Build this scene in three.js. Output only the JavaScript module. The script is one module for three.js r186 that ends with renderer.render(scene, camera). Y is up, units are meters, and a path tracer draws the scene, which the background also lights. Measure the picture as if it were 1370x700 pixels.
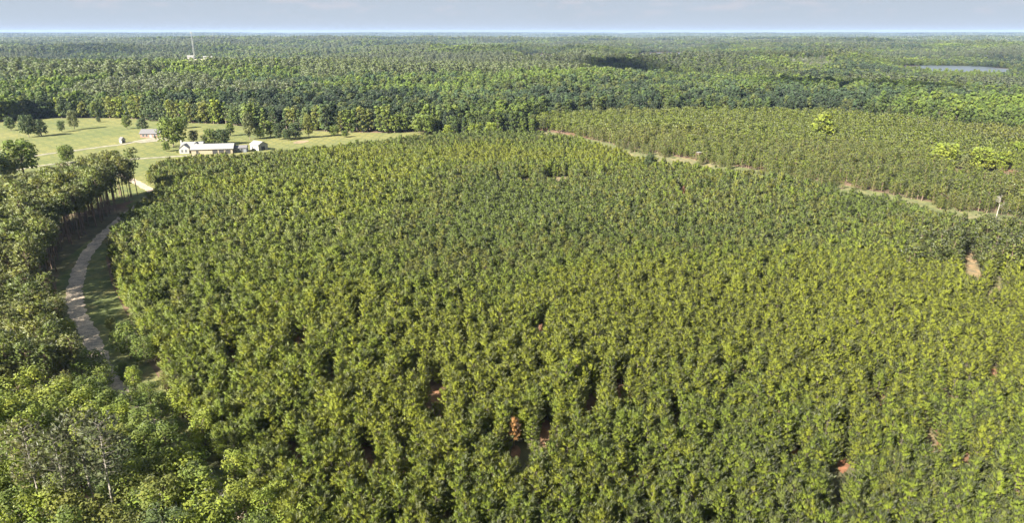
import * as THREE from 'three';
import { mergeGeometries } from 'three/addons/utils/BufferGeometryUtils.js';

// ---------------------------------------------------------------- camera, sky, sun, exposure
const scene = new THREE.Scene();
const EYE = 63, FPX = 926, PITCH = Math.atan(307 / FPX);          // photograph: 1370 x 700 pixels
const camera = new THREE.PerspectiveCamera(2 * Math.atan(350 / FPX) * 180 / Math.PI, 1370 / 700, 1, 90000);
camera.position.set(0, EYE, 0);
camera.rotation.set(-PITCH, 0, 0);
const renderer = new THREE.WebGLRenderer({ antialias: true });
renderer.toneMapping = THREE.LinearToneMapping;
renderer.toneMappingExposure = 4.7;
renderer.shadowMap.enabled = true;
const SUN_EL = 33 * Math.PI / 180, SUN_AZ = 47 * Math.PI / 180;    // light travels to the right and away
const toSun = new THREE.Vector3(-Math.cos(SUN_AZ) * Math.cos(SUN_EL), Math.sin(SUN_EL), Math.sin(SUN_AZ) * Math.cos(SUN_EL));
const sun = new THREE.DirectionalLight(new THREE.Color(1.0, 0.93, 0.80), 5.0);
sun.position.copy(toSun).multiplyScalar(1500).add(new THREE.Vector3(0, 0, -400));
sun.target.position.set(0, 0, -400);
sun.castShadow = true; sun.shadow.radius = 2.5; sun.shadow.mapSize.set(4096, 4096);
Object.assign(sun.shadow.camera, { left: -700, right: 700, top: 500, bottom: -500, near: 1, far: 3500 });
sun.name = 'sun'; scene.add(sun, sun.target);
scene.fog = new THREE.FogExp2(new THREE.Color(0.43, 0.60, 1.0), 3.7e-5);

// ---------------------------------------------------------------- random numbers and noise
function rng(seed) { let a = seed >>> 0; return () => { a = (a + 0x6D2B79F5) | 0; let t = Math.imul(a ^ (a >>> 15), 1 | a); t = (t + Math.imul(t ^ (t >>> 7), 61 | t)) ^ t; return ((t ^ (t >>> 14)) >>> 0) / 4294967296; }; }
const hash2 = (i, j) => { let h = Math.imul(i, 374761393) + Math.imul(j, 668265263); h = Math.imul(h ^ (h >>> 13), 1274126177); return ((h ^ (h >>> 16)) >>> 0) / 4294967296; };
function noise(x, y) { const i = Math.floor(x), j = Math.floor(y), u = x - i, v = y - j, a = u * u * (3 - 2 * u), b = v * v * (3 - 2 * v); const p = hash2(i, j), q = hash2(i + 1, j), r = hash2(i, j + 1), s = hash2(i + 1, j + 1); return 2 * (p + (q - p) * a + (r - p) * b + (p - q - r + s) * a * b) - 1; }
function fbm(x, y, o = 4) { let s = 0, a = 0.5; for (let k = 0; k < o; k++) { s += a * noise(x, y); x = x * 2.03 + 17.3; y = y * 2.03 - 9.1; a *= 0.5; } return s; }
const sstep = (a, b, x) => { const t = Math.min(1, Math.max(0, (x - a) / (b - a))); return t * t * (3 - 2 * t); };
const lerp = (a, b, t) => a + (b - a) * t;

{ // the sky: hazy air, thin small clouds
  const W = 2048, H = 1024, d = new Float32Array(W * H * 4);
  for (let j = 0; j < H; j++) {
    const el = ((j + 0.5) / H - 0.5) * Math.PI, e = Math.max(0, el) / (Math.PI / 2);
    const k = Math.pow(e, 0.55);
    const r = lerp(0.117, 0.076, k), g = lerp(0.133, 0.100, k), b = lerp(0.150, 0.136, k);
    for (let i = 0; i < W; i++) {
      const az = (i + 0.5) / W * Math.PI * 2, c = Math.cos(az), s = Math.sin(az);
      let m = 0;
      if (el > 0.004) {
        const q = 1 / (Math.tan(el) + 0.05);                       // a cloud layer seen in perspective
        const n = fbm(c * q * 2.3 + 40, s * q * 2.3 + 11, 5) + 0.5 * fbm(c * 24 + 90, s * 24 + el * 160, 4);
        m = sstep(0.1, 0.62, n) * sstep(0.008, 0.05, el) * 0.75;
      }
      const o = (j * W + i) * 4;
      d[o] = lerp(r, 0.156, m); d[o + 1] = lerp(g, 0.148, m); d[o + 2] = lerp(b, 0.158, m); d[o + 3] = 1;
    }
  }
  const t = new THREE.DataTexture(d, W, H, THREE.RGBAFormat, THREE.FloatType);
  t.mapping = THREE.EquirectangularReflectionMapping; t.magFilter = t.minFilter = THREE.LinearFilter; t.needsUpdate = true;
  scene.background = t; scene.environment = t;
}

// ---------------------------------------------------------------- the lie of the land
// a place along the picture's column px at a distance of D metres
const along = (px, D) => { const a = (px - 685) / (FPX * Math.cos(PITCH) + 307 * Math.sin(PITCH)); const l = Math.hypot(1, a); return [D * a / l, -D / l]; };
const ellipse = (px, D, rx, rd) => { const [cx, cz] = along(px, D), l = Math.hypot(cx, cz), ux = cx / l, uz = cz / l; return (x, z) => { const dx = x - cx, dz = z - cz; return Math.hypot((dx * ux + dz * uz) / rd, (dx * -uz + dz * ux) / rx); }; };
const TOWER_D = 1500, towerHill = ellipse(262, TOWER_D, 90, 75), towerYard = ellipse(266, TOWER_D - 30, 50, 100), marsh = ellipse(1088, 1420, 62, 150);
const LAKES = [
  { px: 900, D: 2150, rx: 100, rd: 300, y: -3 }, { px: 1285, D: 1560, rx: 84, rd: 120, y: -2 },
  { px: 722, D: 1900, rx: 40, rd: 240, y: -2 }].map(l => ({ ...l, f: ellipse(l.px, l.D, l.rx, l.rd) }));
const FIELDS = [ellipse(1366, 830, 30, 75), ellipse(60, 3300, 90, 200), ellipse(1190, 760, 9, 22), ellipse(1132, 778, 13, 36), ellipse(98, 1480, 36, 80)];
function height(x, z) {
  const r = Math.hypot(x, z);
  let h = 1.1 * noise(x / 110 + 5, z / 110) * sstep(40, 160, r);
  if (r > 560) {
    h += sstep(560, 1500, r) * (21 * noise(x / 620 + 3.1, z / 470) + 8 * noise(x / 260, z / 230 + 7) - 4);
    h += sstep(2600, 6000, r) * 16 * noise(x / 2400 + 1.7, z / 2400);
    h += sstep(8500, 13500, r) * (30 + 12 * noise(Math.atan2(x, -z) * 5 + 8.3, 0.5) + 8 * noise(x / 1500, z / 1500));
    if (h > 26) h = 26 + 22 * Math.tanh((h - 26) / 22);
    const t = towerHill(x, z); if (t < 3) h = lerp(h, 16.5, Math.exp(-t * t * 1.1));
    for (const l of LAKES) { const e = l.f(x, z); if (e < 2) h = lerp(l.y - 1.5 * (e < 1), h, sstep(1.0, 1.9, e)); }
  }
  return h;
}
const NX0 = -560, NX1 = 560, NZ0 = -640, NZ1 = 40, NC = 4;          // near ground: a lattice of 4 m cells
const NW = (NX1 - NX0) / NC, NH = (NZ1 - NZ0) / NC, lattice = new Float32Array((NW + 1) * (NH + 1));
for (let j = 0; j <= NH; j++) for (let i = 0; i <= NW; i++) lattice[j * (NW + 1) + i] = height(NX0 + i * NC, NZ0 + j * NC);
function ground(x, z) {
  const u = (x - NX0) / NC, v = (z - NZ0) / NC, i = Math.floor(u), j = Math.floor(v);
  if (i < 0 || j < 0 || i >= NW || j >= NH) return height(x, z);
  const a = u - i, b = v - j, L = (p, q) => lattice[q * (NW + 1) + p];
  return a + b < 1 ? L(i, j) + a * (L(i + 1, j) - L(i, j)) + b * (L(i, j + 1) - L(i, j)) : L(i + 1, j + 1) + (1 - a) * (L(i, j + 1) - L(i + 1, j + 1)) + (1 - b) * (L(i + 1, j) - L(i + 1, j + 1));
}
// the point of the ground (or of a canopy "up" metres above it) that a pixel of the photograph looks at
function at(px, py, up = 0) {
  const dx = (px - 685) / FPX, dy = (350 - py) / FPX, c = Math.cos(PITCH), s = Math.sin(PITCH);
  const y = dy * c - s, z = -(dy * s + c);
  let x0 = 0, z0 = 0;
  for (let k = 0; k < 14; k++) { const t = (EYE - ground(x0, z0) - up) / -y; x0 = dx * t; z0 = z * t; }
  return [x0, z0];
}
const poly = (pts, up = 0) => pts.map(([a, b, u]) => at(a, b, u ?? up));
function inside(p, x, z) { let c = false; for (let i = 0, j = p.length - 1; i < p.length; j = i++) { const [xi, zi] = p[i], [xj, zj] = p[j]; if ((zi > z) !== (zj > z) && x < (xj - xi) * (z - zi) / (zj - zi) + xi) c = !c; } return c; }
function distTo(line, x, z) { let m = 1e9; for (let i = 0; i + 1 < line.length; i++) { const [ax, az] = line[i], bx = line[i + 1][0] - ax, bz = line[i + 1][1] - az; const t = Math.min(1, Math.max(0, ((x - ax) * bx + (z - az) * bz) / (bx * bx + bz * bz + 1e-9))); m = Math.min(m, Math.hypot(x - ax - bx * t, z - az - bz * t)); } return m; }
function project(x, y, z) { const s = Math.sin(PITCH), c = Math.cos(PITCH), yy = y - EYE, d = -z * c - yy * s; return d < 1 ? null : [685 + FPX * x / d, 350 - FPX * (yy * c - z * s) / d, d]; }
function smooth(pts, n = 10) { const c = new THREE.CatmullRomCurve3(pts.map(([x, z]) => new THREE.Vector3(x, 0, z)), false, 'centripetal'); return c.getPoints(pts.length * n).map(p => [p.x, p.z]); }

const road = smooth(poly([[400, 800], [345, 722], [300, 676], [240, 612], [190, 562], [157, 527], [134, 482], [120, 446], [105, 420], [101, 400], [103, 378], [112, 350], [130, 324], [152, 303], [178, 281], [200, 265], [204, 257], [190, 248], [172, 239], [150, 231], [110, 223], [80, 220]]), 14);
const farmLane = smooth(poly([[-30, 236], [20, 228], [60, 221.5], [95, 217.5], [140, 215], [180, 213], [222, 210.5], [262, 208]]), 10);
const houseLane = smooth(poly([[-30, 224], [20, 214], [60, 207], [100, 202], [140, 196.5], [165, 193.5], [182, 190], [196, 187], [210, 185]]), 10);
const pasture = poly([[-220, 170], [-60, 165], [0, 163.5], [60, 158], [165, 158], [230, 164], [300, 166], [335, 171], [440, 176.5], [520, 178], [592, 176], [612, 184], [590, 194], [480, 204], [350, 216], [250, 228], [214, 238], [224, 262], [206, 276], [180, 282], [168, 276], [182, 268], [150, 275], [100, 285], [60, 296], [-40, 320], [-260, 360]]);
const strip = poly([[700, 171], [770, 182], [841, 198], [905, 210], [975, 221], [1045, 233], [1116, 245], [1189, 260], [1281, 278], [1380, 294], [1480, 310], [1480, 350], [1360, 324], [1280, 312], [1200, 284], [1110, 268], [1040, 254], [960, 246], [900, 236], [850, 226], [800, 212], [740, 195]]);
const verge = poly([[187, 266], [207, 270], [172, 300], [150, 320], [142, 345], [150, 380], [172, 425], [190, 470], [222, 520], [262, 575], [310, 632], [370, 712], [420, 790], [300, 790], [220, 650], [120, 540], [84, 440], [76, 380], [84, 350], [120, 322], [160, 292]]);
const stand = poly([[190, 272, 3], [206, 262, 3], [215, 251, 3], [208, 242, 4], [196, 235, 4], [201, 223, 5], [226, 214, 5], [262, 211, 5], [330, 206, 5], [400, 200, 5], [470, 193, 5], [550, 183.5, 5], [640, 177, 5], [720, 178, 5], [770, 184.5, 5], [832, 200, 5], [846, 210, 5], [880, 214, 5], [925, 219, 5], [968, 229, 5], [985, 227, 5], [1040, 236, 5], [1112, 249, 5], [1130, 256, 5], [1200, 267, 5], [1262, 284, 5], [1285, 290, 5], [1330, 298, 5], [1370, 306, 5], [1520, 335, 5], [1700, 560, 0], [1700, 860, 0], [420, 860, 0], [385, 740, 0], [340, 675, 0], [290, 608, 0], [252, 556, 0], [222, 505, 0], [196, 462, 0], [176, 420, 0], [160, 385, 0], [154, 350, 0], [158, 322, 0], [178, 298, 0], [204, 274, 0]]);
const leftStand = poly([[185, 262], [180, 267], [168, 277], [140, 298], [105, 323], [84, 342], [76, 366], [76, 400], [60, 420], [-80, 420], [-700, 420], [-700, 325, 13], [-160, 290, 13], [0, 258, 13], [60, 236, 13], [120, 224, 13], [160, 218, 13], [186, 218, 13]]);
const lowerLeft = poly([[76, 400], [82, 420], [96, 446], [108, 480], [122, 520], [150, 552], [200, 606], [250, 655], [290, 705], [330, 760], [380, 860], [-900, 860], [-700, 420], [60, 420]]);
const rightStand = poly([[700, 169], [770, 182], [841, 199], [905, 211], [975, 222], [1045, 234], [1116, 246], [1189, 261], [1281, 279], [1380, 295], [1480, 311], [1700, 330], [1700, 190], [1440, 186], [1320, 184], [1230, 172], [1120, 160], [960, 158], [840, 158], [740, 162]]);
const blob = (cx, cy, rx, ry, k) => Array.from({ length: 11 }, (_, i) => { const a = i / 11 * Math.PI * 2, q = 1 + 0.32 * noise(i * 1.7, k * 3.1); return [cx + Math.cos(a) * rx * q, cy + Math.sin(a) * ry * q]; });
const sandyPx = [blob(668, 242, 8, 2, 4), blob(702, 241, 12, 2, 5), blob(744, 240, 18, 2.6, 6), blob(788, 238, 9, 2, 7), [[1283, 348], [1300, 330], [1310, 334], [1306, 352], [1314, 374], [1300, 380], [1288, 366]], [[1318, 388], [1330, 374], [1340, 378], [1336, 396], [1322, 400]], blob(1244, 592, 8, 22, 1), blob(1114, 678, 9, 18, 2), blob(1222, 462, 6, 5, 3)];
const clayPx = [[400, 457, 7, 14], [584, 530, 13, 11], [541, 632, 7, 16], [446, 508, 6, 11], [497, 622, 9, 13], [398, 622, 8, 15], [730, 582, 8, 22], [722, 445, 6, 6], [905, 576, 5, 6], [1128, 622, 8, 10], [830, 524, 7, 6], [1330, 500, 7, 8], [1062, 606, 9, 8], [312, 488, 8, 8], [790, 545, 5, 6], [690, 606, 7, 10], [850, 640, 6, 12], [480, 440, 4, 8], [620, 470, 5, 5], [960, 500, 5, 5], [1180, 540, 6, 6], [1290, 620, 7, 10]].map(([a, b, rx, ry], i) => blob(a, b, rx, ry, i + 10));
const gapPx = [...sandyPx, ...clayPx], sandy = sandyPx.map(g => poly(g)), clayGap = clayPx.map(g => poly(g)), glade = [...sandy, ...clayGap];
const deadPx = [[688, 580, 18, 30], [724, 442, 8, 10], [914, 254, 7, 6], [402, 456, 7, 10], [1312, 368, 7, 9], [1040, 554, 8, 10]];
const hidesDead = (x, z, h) => deadPx.some(([a, b, rx, ry]) => { const [dx, dz] = at(a, b + ry); if (Math.hypot(x, z) > Math.hypot(dx, dz) - 0.5) return false; const g = ground(x, z); return [0.5, 0.75, 0.95].some(f => { const q = project(x, g + h * f, z); return q && Math.hypot((q[0] - a) / rx, (q[1] - b) / ry) < 1; }); });
const hidesGap = (x, z, h) => { const g = ground(x, z); for (const f of [0, 0.3, 0.6, 0.85]) { const q = project(x, g + h * f, z); const w = q ? 0.5 * FPX / q[2] : 0; if (q && gapPx.some(p => inside(p, q[0], q[1]) || inside(p, q[0] - w, q[1]) || inside(p, q[0] + w, q[1]))) return true; } return false; };

// ---------------------------------------------------------------- materials
function dataTexture(n, fn, srgb = true) {
  const d = new Uint8Array(n * n * 4);
  for (let j = 0; j < n; j++) for (let i = 0; i < n; i++) { const c = fn(i / n, j / n), o = (j * n + i) * 4; d[o] = c[0] * 255; d[o + 1] = c[1] * 255; d[o + 2] = c[2] * 255; d[o + 3] = 255; }
  const t = new THREE.DataTexture(d, n, n); t.wrapS = t.wrapT = THREE.RepeatWrapping; t.magFilter = t.minFilter = THREE.LinearFilter; if (srgb) t.colorSpace = THREE.SRGBColorSpace; t.needsUpdate = true; return t;
}
// noise that closes on itself at the texture's edges
const tileNoise = (u, v, f, s) => { const x = u * f, y = v * f, i = Math.floor(x), j = Math.floor(y), a = x - i, b = y - j, m = q => ((q % f) + f) % f, A = a * a * (3 - 2 * a), B = b * b * (3 - 2 * b), h = (p, q) => hash2(m(p) + s * 131, m(q) + s * 57); return lerp(lerp(h(i, j), h(i + 1, j), A), lerp(h(i, j + 1), h(i + 1, j + 1), A), B); };
const tileFbm = (u, v, f, s, o = 5) => { let a = 0.5, t = 0, w = 0; for (let k = 0; k < o; k++) { t += a * tileNoise(u, v, f << k, s + k); w += a; a *= 0.62; } return t / w; };
const grain = dataTexture(512, (u, v) => { const n = 0.72 + 0.5 * (tileFbm(u, v, 8, 1, 6) - 0.35); return [Math.min(1, n), Math.min(1, n), Math.min(1, n * 0.98)]; });
const grassGrain = dataTexture(512, (u, v) => { const n = tileFbm(u, v, 6, 9, 6), m = tileFbm(u, v, 24, 20, 4), k = 0.80 + 0.42 * (n - 0.5) + 0.3 * (m - 0.5); return [Math.min(1, k * (1 + 0.25 * (n - 0.5))), Math.min(1, k), Math.min(1, k * 0.95)]; });
const gravelGrain = dataTexture(512, (u, v) => { const n = tileFbm(u, v, 5, 33, 4), m = tileFbm(u, v, 40, 41, 4), k = Math.min(1, 0.78 + 0.5 * (n - 0.5) + 0.55 * (m - 0.5)); return [k, k * (0.98 - 0.06 * n), k * (0.96 - 0.14 * n)]; });
const mat = (r, g, b, o = {}) => new THREE.MeshStandardMaterial({ color: new THREE.Color().setRGB(r, g, b), roughness: 0.95, metalness: 0, ...o });
const foliage = (rgb = [1, 1, 1]) => new THREE.MeshPhysicalMaterial({ color: new THREE.Color().setRGB(...rgb), vertexColors: true, roughness: 0.9, metalness: 0, specularIntensity: 0.4, transmission: 0.4, thickness: 0, side: THREE.DoubleSide });
const M = {
  terrain: mat(1, 1, 1, { vertexColors: true, map: grain, roughness: 1 }),
  grass: mat(0.74, 0.77, 0.74, { vertexColors: true, map: grassGrain, roughness: 1 }),
  gravel: mat(0.52, 0.48, 0.42, { map: gravelGrain, roughness: 1 }),
  lane: mat(0.34, 0.315, 0.24, { map: grain, roughness: 1 }),
  sand: mat(0.36, 0.27, 0.165, { map: grain, roughness: 1 }),
  water: mat(0.07, 0.085, 0.095, { roughness: 0.28 }),
  leaf: foliage(),
  bark: mat(0.17, 0.115, 0.085, { map: grain, roughness: 1 }),
  paleBark: mat(0.36, 0.31, 0.27, { map: grain, roughness: 1 }),
};

// ---------------------------------------------------------------- bookkeeping
const taken = new Map();
function numbered(n) { const k = taken.get(n) ?? 0; taken.set(n, k + 1); return k ? `${n}_${String(k).padStart(3, '0')}` : n; }
function tag(o, label, category, group, kind) { o.userData = { label, category }; if (group) o.userData.group = group; if (kind) o.userData.kind = kind; return o; }
function mesh(name, geo, m, parent) { const o = new THREE.Mesh(geo, m); o.name = name; o.castShadow = o.receiveShadow = true; parent.add(o); return o; }
function structure(name, geo, m, label, category) { const o = mesh(numbered(name), geo, m, scene); return tag(o, label, category, null, 'structure'); }
function thing(name, label, category, [x, y, z], turn = 0, group) { const o = new THREE.Group(); o.name = numbered(name); o.position.set(x, y, z); o.rotation.y = turn; scene.add(o); return tag(o, label, category, group); }

// ---------------------------------------------------------------- ground, pasture, roads
const clay = [0.27, 0.135, 0.075], straw = [0.20, 0.125, 0.08], mossy = [0.095, 0.11, 0.04], floor = [0.085, 0.065, 0.045];
const mix3 = (a, b, t) => [lerp(a[0], b[0], t), lerp(a[1], b[1], t), lerp(a[2], b[2], t)];
function floorColour(x, z) {
  const r = Math.hypot(x, z), n = fbm(x / 14, z / 14), m = fbm(x / 45 + 9, z / 45);
  let c = mix3(straw, clay, sstep(0.0, 0.35, n)); c = mix3(c, mossy, sstep(-0.05, 0.25, m) * 0.75);
  if (r > 520) c = mix3(c, floor, sstep(520, 640, r));
  if (r > 600 && FIELDS.some(f => f(x, z) < 1.05)) c = mix3([0.21, 0.23, 0.085], [0.30, 0.26, 0.15], sstep(-0.2, 0.3, fbm(x / 60, z / 60)));
  if (r > 1200 && towerYard(x, z) < 1.05) c = [0.44, 0.40, 0.33];
  return c;
}
{
  const pos = [], col = [], uv = [], idx = [];
  const put = (x, y, z) => { pos.push(x, y, z); col.push(...floorColour(x, z)); uv.push(x / 17, z / 17); };
  for (let j = 0; j <= NH; j++) for (let i = 0; i <= NW; i++) put(NX0 + i * NC, lattice[j * (NW + 1) + i], NZ0 + j * NC);
  for (let j = 0; j < NH; j++) for (let i = 0; i < NW; i++) { const a = j * (NW + 1) + i, b = a + 1, c = a + NW + 1, d = c + 1; idx.push(a, c, b, b, c, d); }
  // the rest, ring by ring out to the horizon, sunk under the near lattice
  const base = pos.length / 3, NA = 720, radii = [];
  for (let r = 30; r < 19500; r *= r < 500 ? 1.25 : r < 9000 ? 1.022 : 1.07) radii.push(r);
  for (const r of radii) for (let k = 0; k < NA; k++) { const a = k / NA * Math.PI * 2, x = Math.sin(a) * r, z = -Math.cos(a) * r; const under = x > NX0 - 4 && x < NX1 + 4 && z > NZ0 - 4 && z < NZ1 + 4; put(x, height(x, z) - (under ? 6 : 0), z); }
  for (let q = 0; q + 1 < radii.length; q++) for (let k = 0; k < NA; k++) { const a = base + q * NA + k, b = base + q * NA + (k + 1) % NA, c = a + NA, d = b + NA; idx.push(a, b, c, b, d, c); }
  const g = new THREE.BufferGeometry(); g.setAttribute('position', new THREE.Float32BufferAttribute(pos, 3)); g.setAttribute('color', new THREE.Float32BufferAttribute(col, 3)); g.setAttribute('uv', new THREE.Float32BufferAttribute(uv, 2)); g.setIndex(idx); g.computeVertexNormals();
  structure('ground', g, M.terrain, 'brown forest floor of pine straw and red clay under the trees', 'ground');
}
// a sheet that follows the ground lattice inside an outline
function sheet(outline, lift, colour) {
  const pos = [], col = [], uv = [];
  let x0 = 1e9, x1 = -1e9, z0 = 1e9, z1 = -1e9; for (const [x, z] of outline) { x0 = Math.min(x0, x); x1 = Math.max(x1, x); z0 = Math.min(z0, z); z1 = Math.max(z1, z); }
  const clip = (p, f, inter) => { const o = []; for (let i = 0; i < p.length; i++) { const a = p[i], b = p[(i + 1) % p.length], fa = f(a), fb = f(b); if (fa >= 0) o.push(a); if ((fa >= 0) !== (fb >= 0)) { const t = fa / (fa - fb); o.push([lerp(a[0], b[0], t), lerp(a[1], b[1], t)]); } } return o; };
  const put = ([x, z]) => { pos.push(x, ground(x, z) + lift, z); col.push(...(colour ? colour(x, z) : [1, 1, 1])); uv.push(x / 11, z / 11); };
  for (let i = Math.floor((x0 - NX0) / NC); i * NC + NX0 < x1; i++) {
    const sx = NX0 + i * NC; let slab = clip(clip(outline, p => p[0] - sx), p => sx + NC - p[0]); if (slab.length < 3) continue;
    for (let j = Math.floor((z0 - NZ0) / NC); j * NC + NZ0 < z1; j++) {
      const sz = NZ0 + j * NC; let cell = clip(clip(slab, p => p[1] - sz), p => sz + NC - p[1]); if (cell.length < 3) continue;
      for (const half of [1, -1]) { // the two triangles of the lattice cell
        const q = clip(cell, p => half * (1 - (p[0] - sx) / NC - (p[1] - sz) / NC)); if (q.length < 3) continue;
        const tri = THREE.ShapeUtils.triangulateShape(q.map(p => new THREE.Vector2(p[0], p[1])), []);
        for (const [a, b, c] of tri) { const s = (q[b][0] - q[a][0]) * (q[c][1] - q[a][1]) - (q[b][1] - q[a][1]) * (q[c][0] - q[a][0]); if (Math.abs(s) < 1e-7) continue; put(q[a]); if (s < 0) { put(q[b]); put(q[c]); } else { put(q[c]); put(q[b]); } }
      }
    }
  }
  const g = new THREE.BufferGeometry(); g.setAttribute('position', new THREE.Float32BufferAttribute(pos, 3)); g.setAttribute('color', new THREE.Float32BufferAttribute(col, 3)); g.setAttribute('uv', new THREE.Float32BufferAttribute(uv, 2)); g.computeVertexNormals(); return g;
}
function ribbon(line, w, lift, seed) {
  const L = [], R = [];
  for (let i = 0; i < line.length; i++) { const [ax, az] = line[Math.max(0, i - 1)], [bx, bz] = line[Math.min(line.length - 1, i + 1)], l = Math.hypot(bx - ax, bz - az) || 1, nx = -(bz - az) / l, nz = (bx - ax) / l; const [x, z] = line[i], a = w / 2 * (1 + 0.26 * noise(i * 0.9, seed)), b = w / 2 * (1 + 0.26 * noise(i * 0.9, seed + 5)); L.push([x + nx * a, z + nz * a]); R.push([x - nx * b, z - nz * b]); }
  const parts = []; // short quads, each laid on the lattice
  for (let i = 0; i + 1 < line.length; i++) parts.push(sheet([L[i], L[i + 1], R[i + 1], R[i]], lift));
  return mergeGeometries(parts.filter(p => p.attributes.position.count));
}
const grassTone = (x, z) => { const n = fbm(x / 38, z / 38, 5), m = fbm(x / 9 + 30, z / 9, 3); let c = mix3([0.215, 0.235, 0.062], [0.30, 0.285, 0.088], sstep(-0.35, 0.5, n)); c = mix3(c, [0.17, 0.205, 0.055], 0.7 * sstep(0.1, 0.5, -n + 0.4 * m)); return c; };
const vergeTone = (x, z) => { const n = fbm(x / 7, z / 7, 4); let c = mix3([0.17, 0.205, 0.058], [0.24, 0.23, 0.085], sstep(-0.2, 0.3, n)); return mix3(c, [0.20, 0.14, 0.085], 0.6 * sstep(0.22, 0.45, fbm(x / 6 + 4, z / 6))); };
const stripTone = (x, z) => { const n = fbm(x / 12, z / 12, 4); return mix3([0.21, 0.225, 0.08], [0.33, 0.28, 0.15], sstep(-0.05, 0.4, n)); };
const clayTone = (x, z) => mix3([0.30, 0.135, 0.075], [0.36, 0.20, 0.12], sstep(-0.25, 0.2, fbm(x / 4, z / 4, 4)));
const gladeTone = (x, z) => mix3([0.22, 0.20, 0.07], [0.36, 0.25, 0.15], sstep(-0.25, 0.2, fbm(x / 6, z / 6, 4)));
structure('pasture', sheet(pasture, 0.05, grassTone), M.grass, 'mown yellow-green pasture round the farm buildings', 'pasture');
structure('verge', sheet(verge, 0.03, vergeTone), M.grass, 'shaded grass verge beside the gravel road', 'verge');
structure('cleared_strip', sheet(strip, 0.03, stripTone), M.grass, 'straw-coloured cleared strip between two pine stands', 'ground');
for (const g of sandy) structure('bare_patch', sheet(g, 0.03, gladeTone), M.grass, 'bare sandy patch in a gap of the young pine stand', 'ground');
for (const g of clayGap) structure('clay_patch', sheet(g, 0.03, clayTone), M.grass, 'red clay ground showing through a gap in the young pines', 'ground');
structure('road', ribbon(road, 3.5, 0.09, 3), M.gravel, 'pale gravel road curving between the tall pines and the young stand', 'road');
structure('path', ribbon(farmLane, 3.6, 0.12, 8), M.lane, 'pale farm lane crossing the pasture behind the tall pines', 'path');
structure('path', ribbon(houseLane, 4.0, 0.15, 12), M.lane, 'pale driveway crossing the pasture to the brick house', 'path');
structure('drive', sheet(poly([[180, 190.5], [196, 186], [204, 184], [216, 183.5], [228, 186], [226, 189], [205, 190], [190, 192]]), 0.18), M.lane, 'pale gravel yard in front of the brick house', 'drive');
structure('bare_patch', sheet(poly([[392, 191], [400, 188.5], [412, 188], [414, 189.5], [404, 192], [395, 192.5]]), 0.1), M.sand, 'sandy bare patch in the pasture below the shade trees', 'ground');
for (const l of LAKES) { const [x, z] = along(l.px, l.D), s = new THREE.Shape(); for (let k = 0; k < 48; k++) { const a = k / 48 * Math.PI * 2, q = 1.22 + 0.12 * Math.sin(a * 3 + l.px) + 0.08 * Math.sin(a * 7); s[k ? 'lineTo' : 'moveTo'](Math.cos(a) * l.rx * q, Math.sin(a) * l.rd * q); } const g = new THREE.ShapeGeometry(s); g.rotateX(-Math.PI / 2); g.rotateY(Math.atan2(-x, -z)); g.translate(x, l.y + 0.3, z); structure('lake', g, M.water, l.px === 900 ? 'long grey-blue lake far out in the forest' : l.px > 1000 ? 'grey lake beyond the forest past the small green field' : 'thin sliver of water beside the long far lake', 'lake'); }

// ---------------------------------------------------------------- trees
class Builder {
  constructor() { this.p = []; this.n = []; this.c = []; }
  tri(a, b, c, n, col) { // wound so that it faces the way of its shading normal
    const ux = b[0] - a[0], uy = b[1] - a[1], uz = b[2] - a[2], vx = c[0] - a[0], vy = c[1] - a[1], vz = c[2] - a[2];
    const d = (uy * vz - uz * vy) * n[0] + (uz * vx - ux * vz) * n[1] + (ux * vy - uy * vx) * n[2];
    this.p.push(...a, ...(d >= 0 ? b : c), ...(d >= 0 ? c : b)); for (let k = 0; k < 3; k++) { this.n.push(...n); this.c.push(...col); }
  }
  limb(a, b, ra, rb, sides, col) { // a tapered stick
    const ax = new THREE.Vector3(...b).sub(new THREE.Vector3(...a)).normalize(), u = new THREE.Vector3(Math.abs(ax.y) < 0.9 ? 0 : 1, Math.abs(ax.y) < 0.9 ? 1 : 0, 0).cross(ax).normalize(), v = new THREE.Vector3().crossVectors(ax, u);
    const ring = (o, r) => Array.from({ length: sides }, (_, k) => { const t = k / sides * Math.PI * 2, n = u.clone().multiplyScalar(Math.cos(t)).addScaledVector(v, Math.sin(t)); return [[o[0] + n.x * r, o[1] + n.y * r, o[2] + n.z * r], [n.x, n.y, n.z]]; });
    const A = ring(a, ra), B = ring(b, rb);
    for (let k = 0; k < sides; k++) { const q = (k + 1) % sides; this.tri(A[k][0], A[q][0], B[k][0], A[k][1], col); this.tri(A[q][0], B[q][0], B[k][0], A[q][1], col); }
  }
  build() { const g = new THREE.BufferGeometry(); g.setAttribute('position', new THREE.Float32BufferAttribute(this.p, 3)); g.setAttribute('normal', new THREE.Float32BufferAttribute(this.n, 3)); g.setAttribute('color', new THREE.Float32BufferAttribute(this.c, 3)); g.setAttribute('uv', new THREE.Float32BufferAttribute(this.p.filter((_, i) => i % 3 < 2).map(v => v * 0.7), 2)); return g; }
}
const unit = (x, y, z) => { const l = Math.hypot(x, y, z) || 1; return [x / l, y / l, z / l]; };
const rdir = R => { const z = R() * 2 - 1, a = R() * 6.2832, s = Math.sqrt(1 - z * z); return [Math.cos(a) * s, z, Math.sin(a) * s]; };
const tone = (c, k, warm = 0) => [c[0] * k * (1 + warm), c[1] * k, c[2] * k * (1 - warm)];
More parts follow.
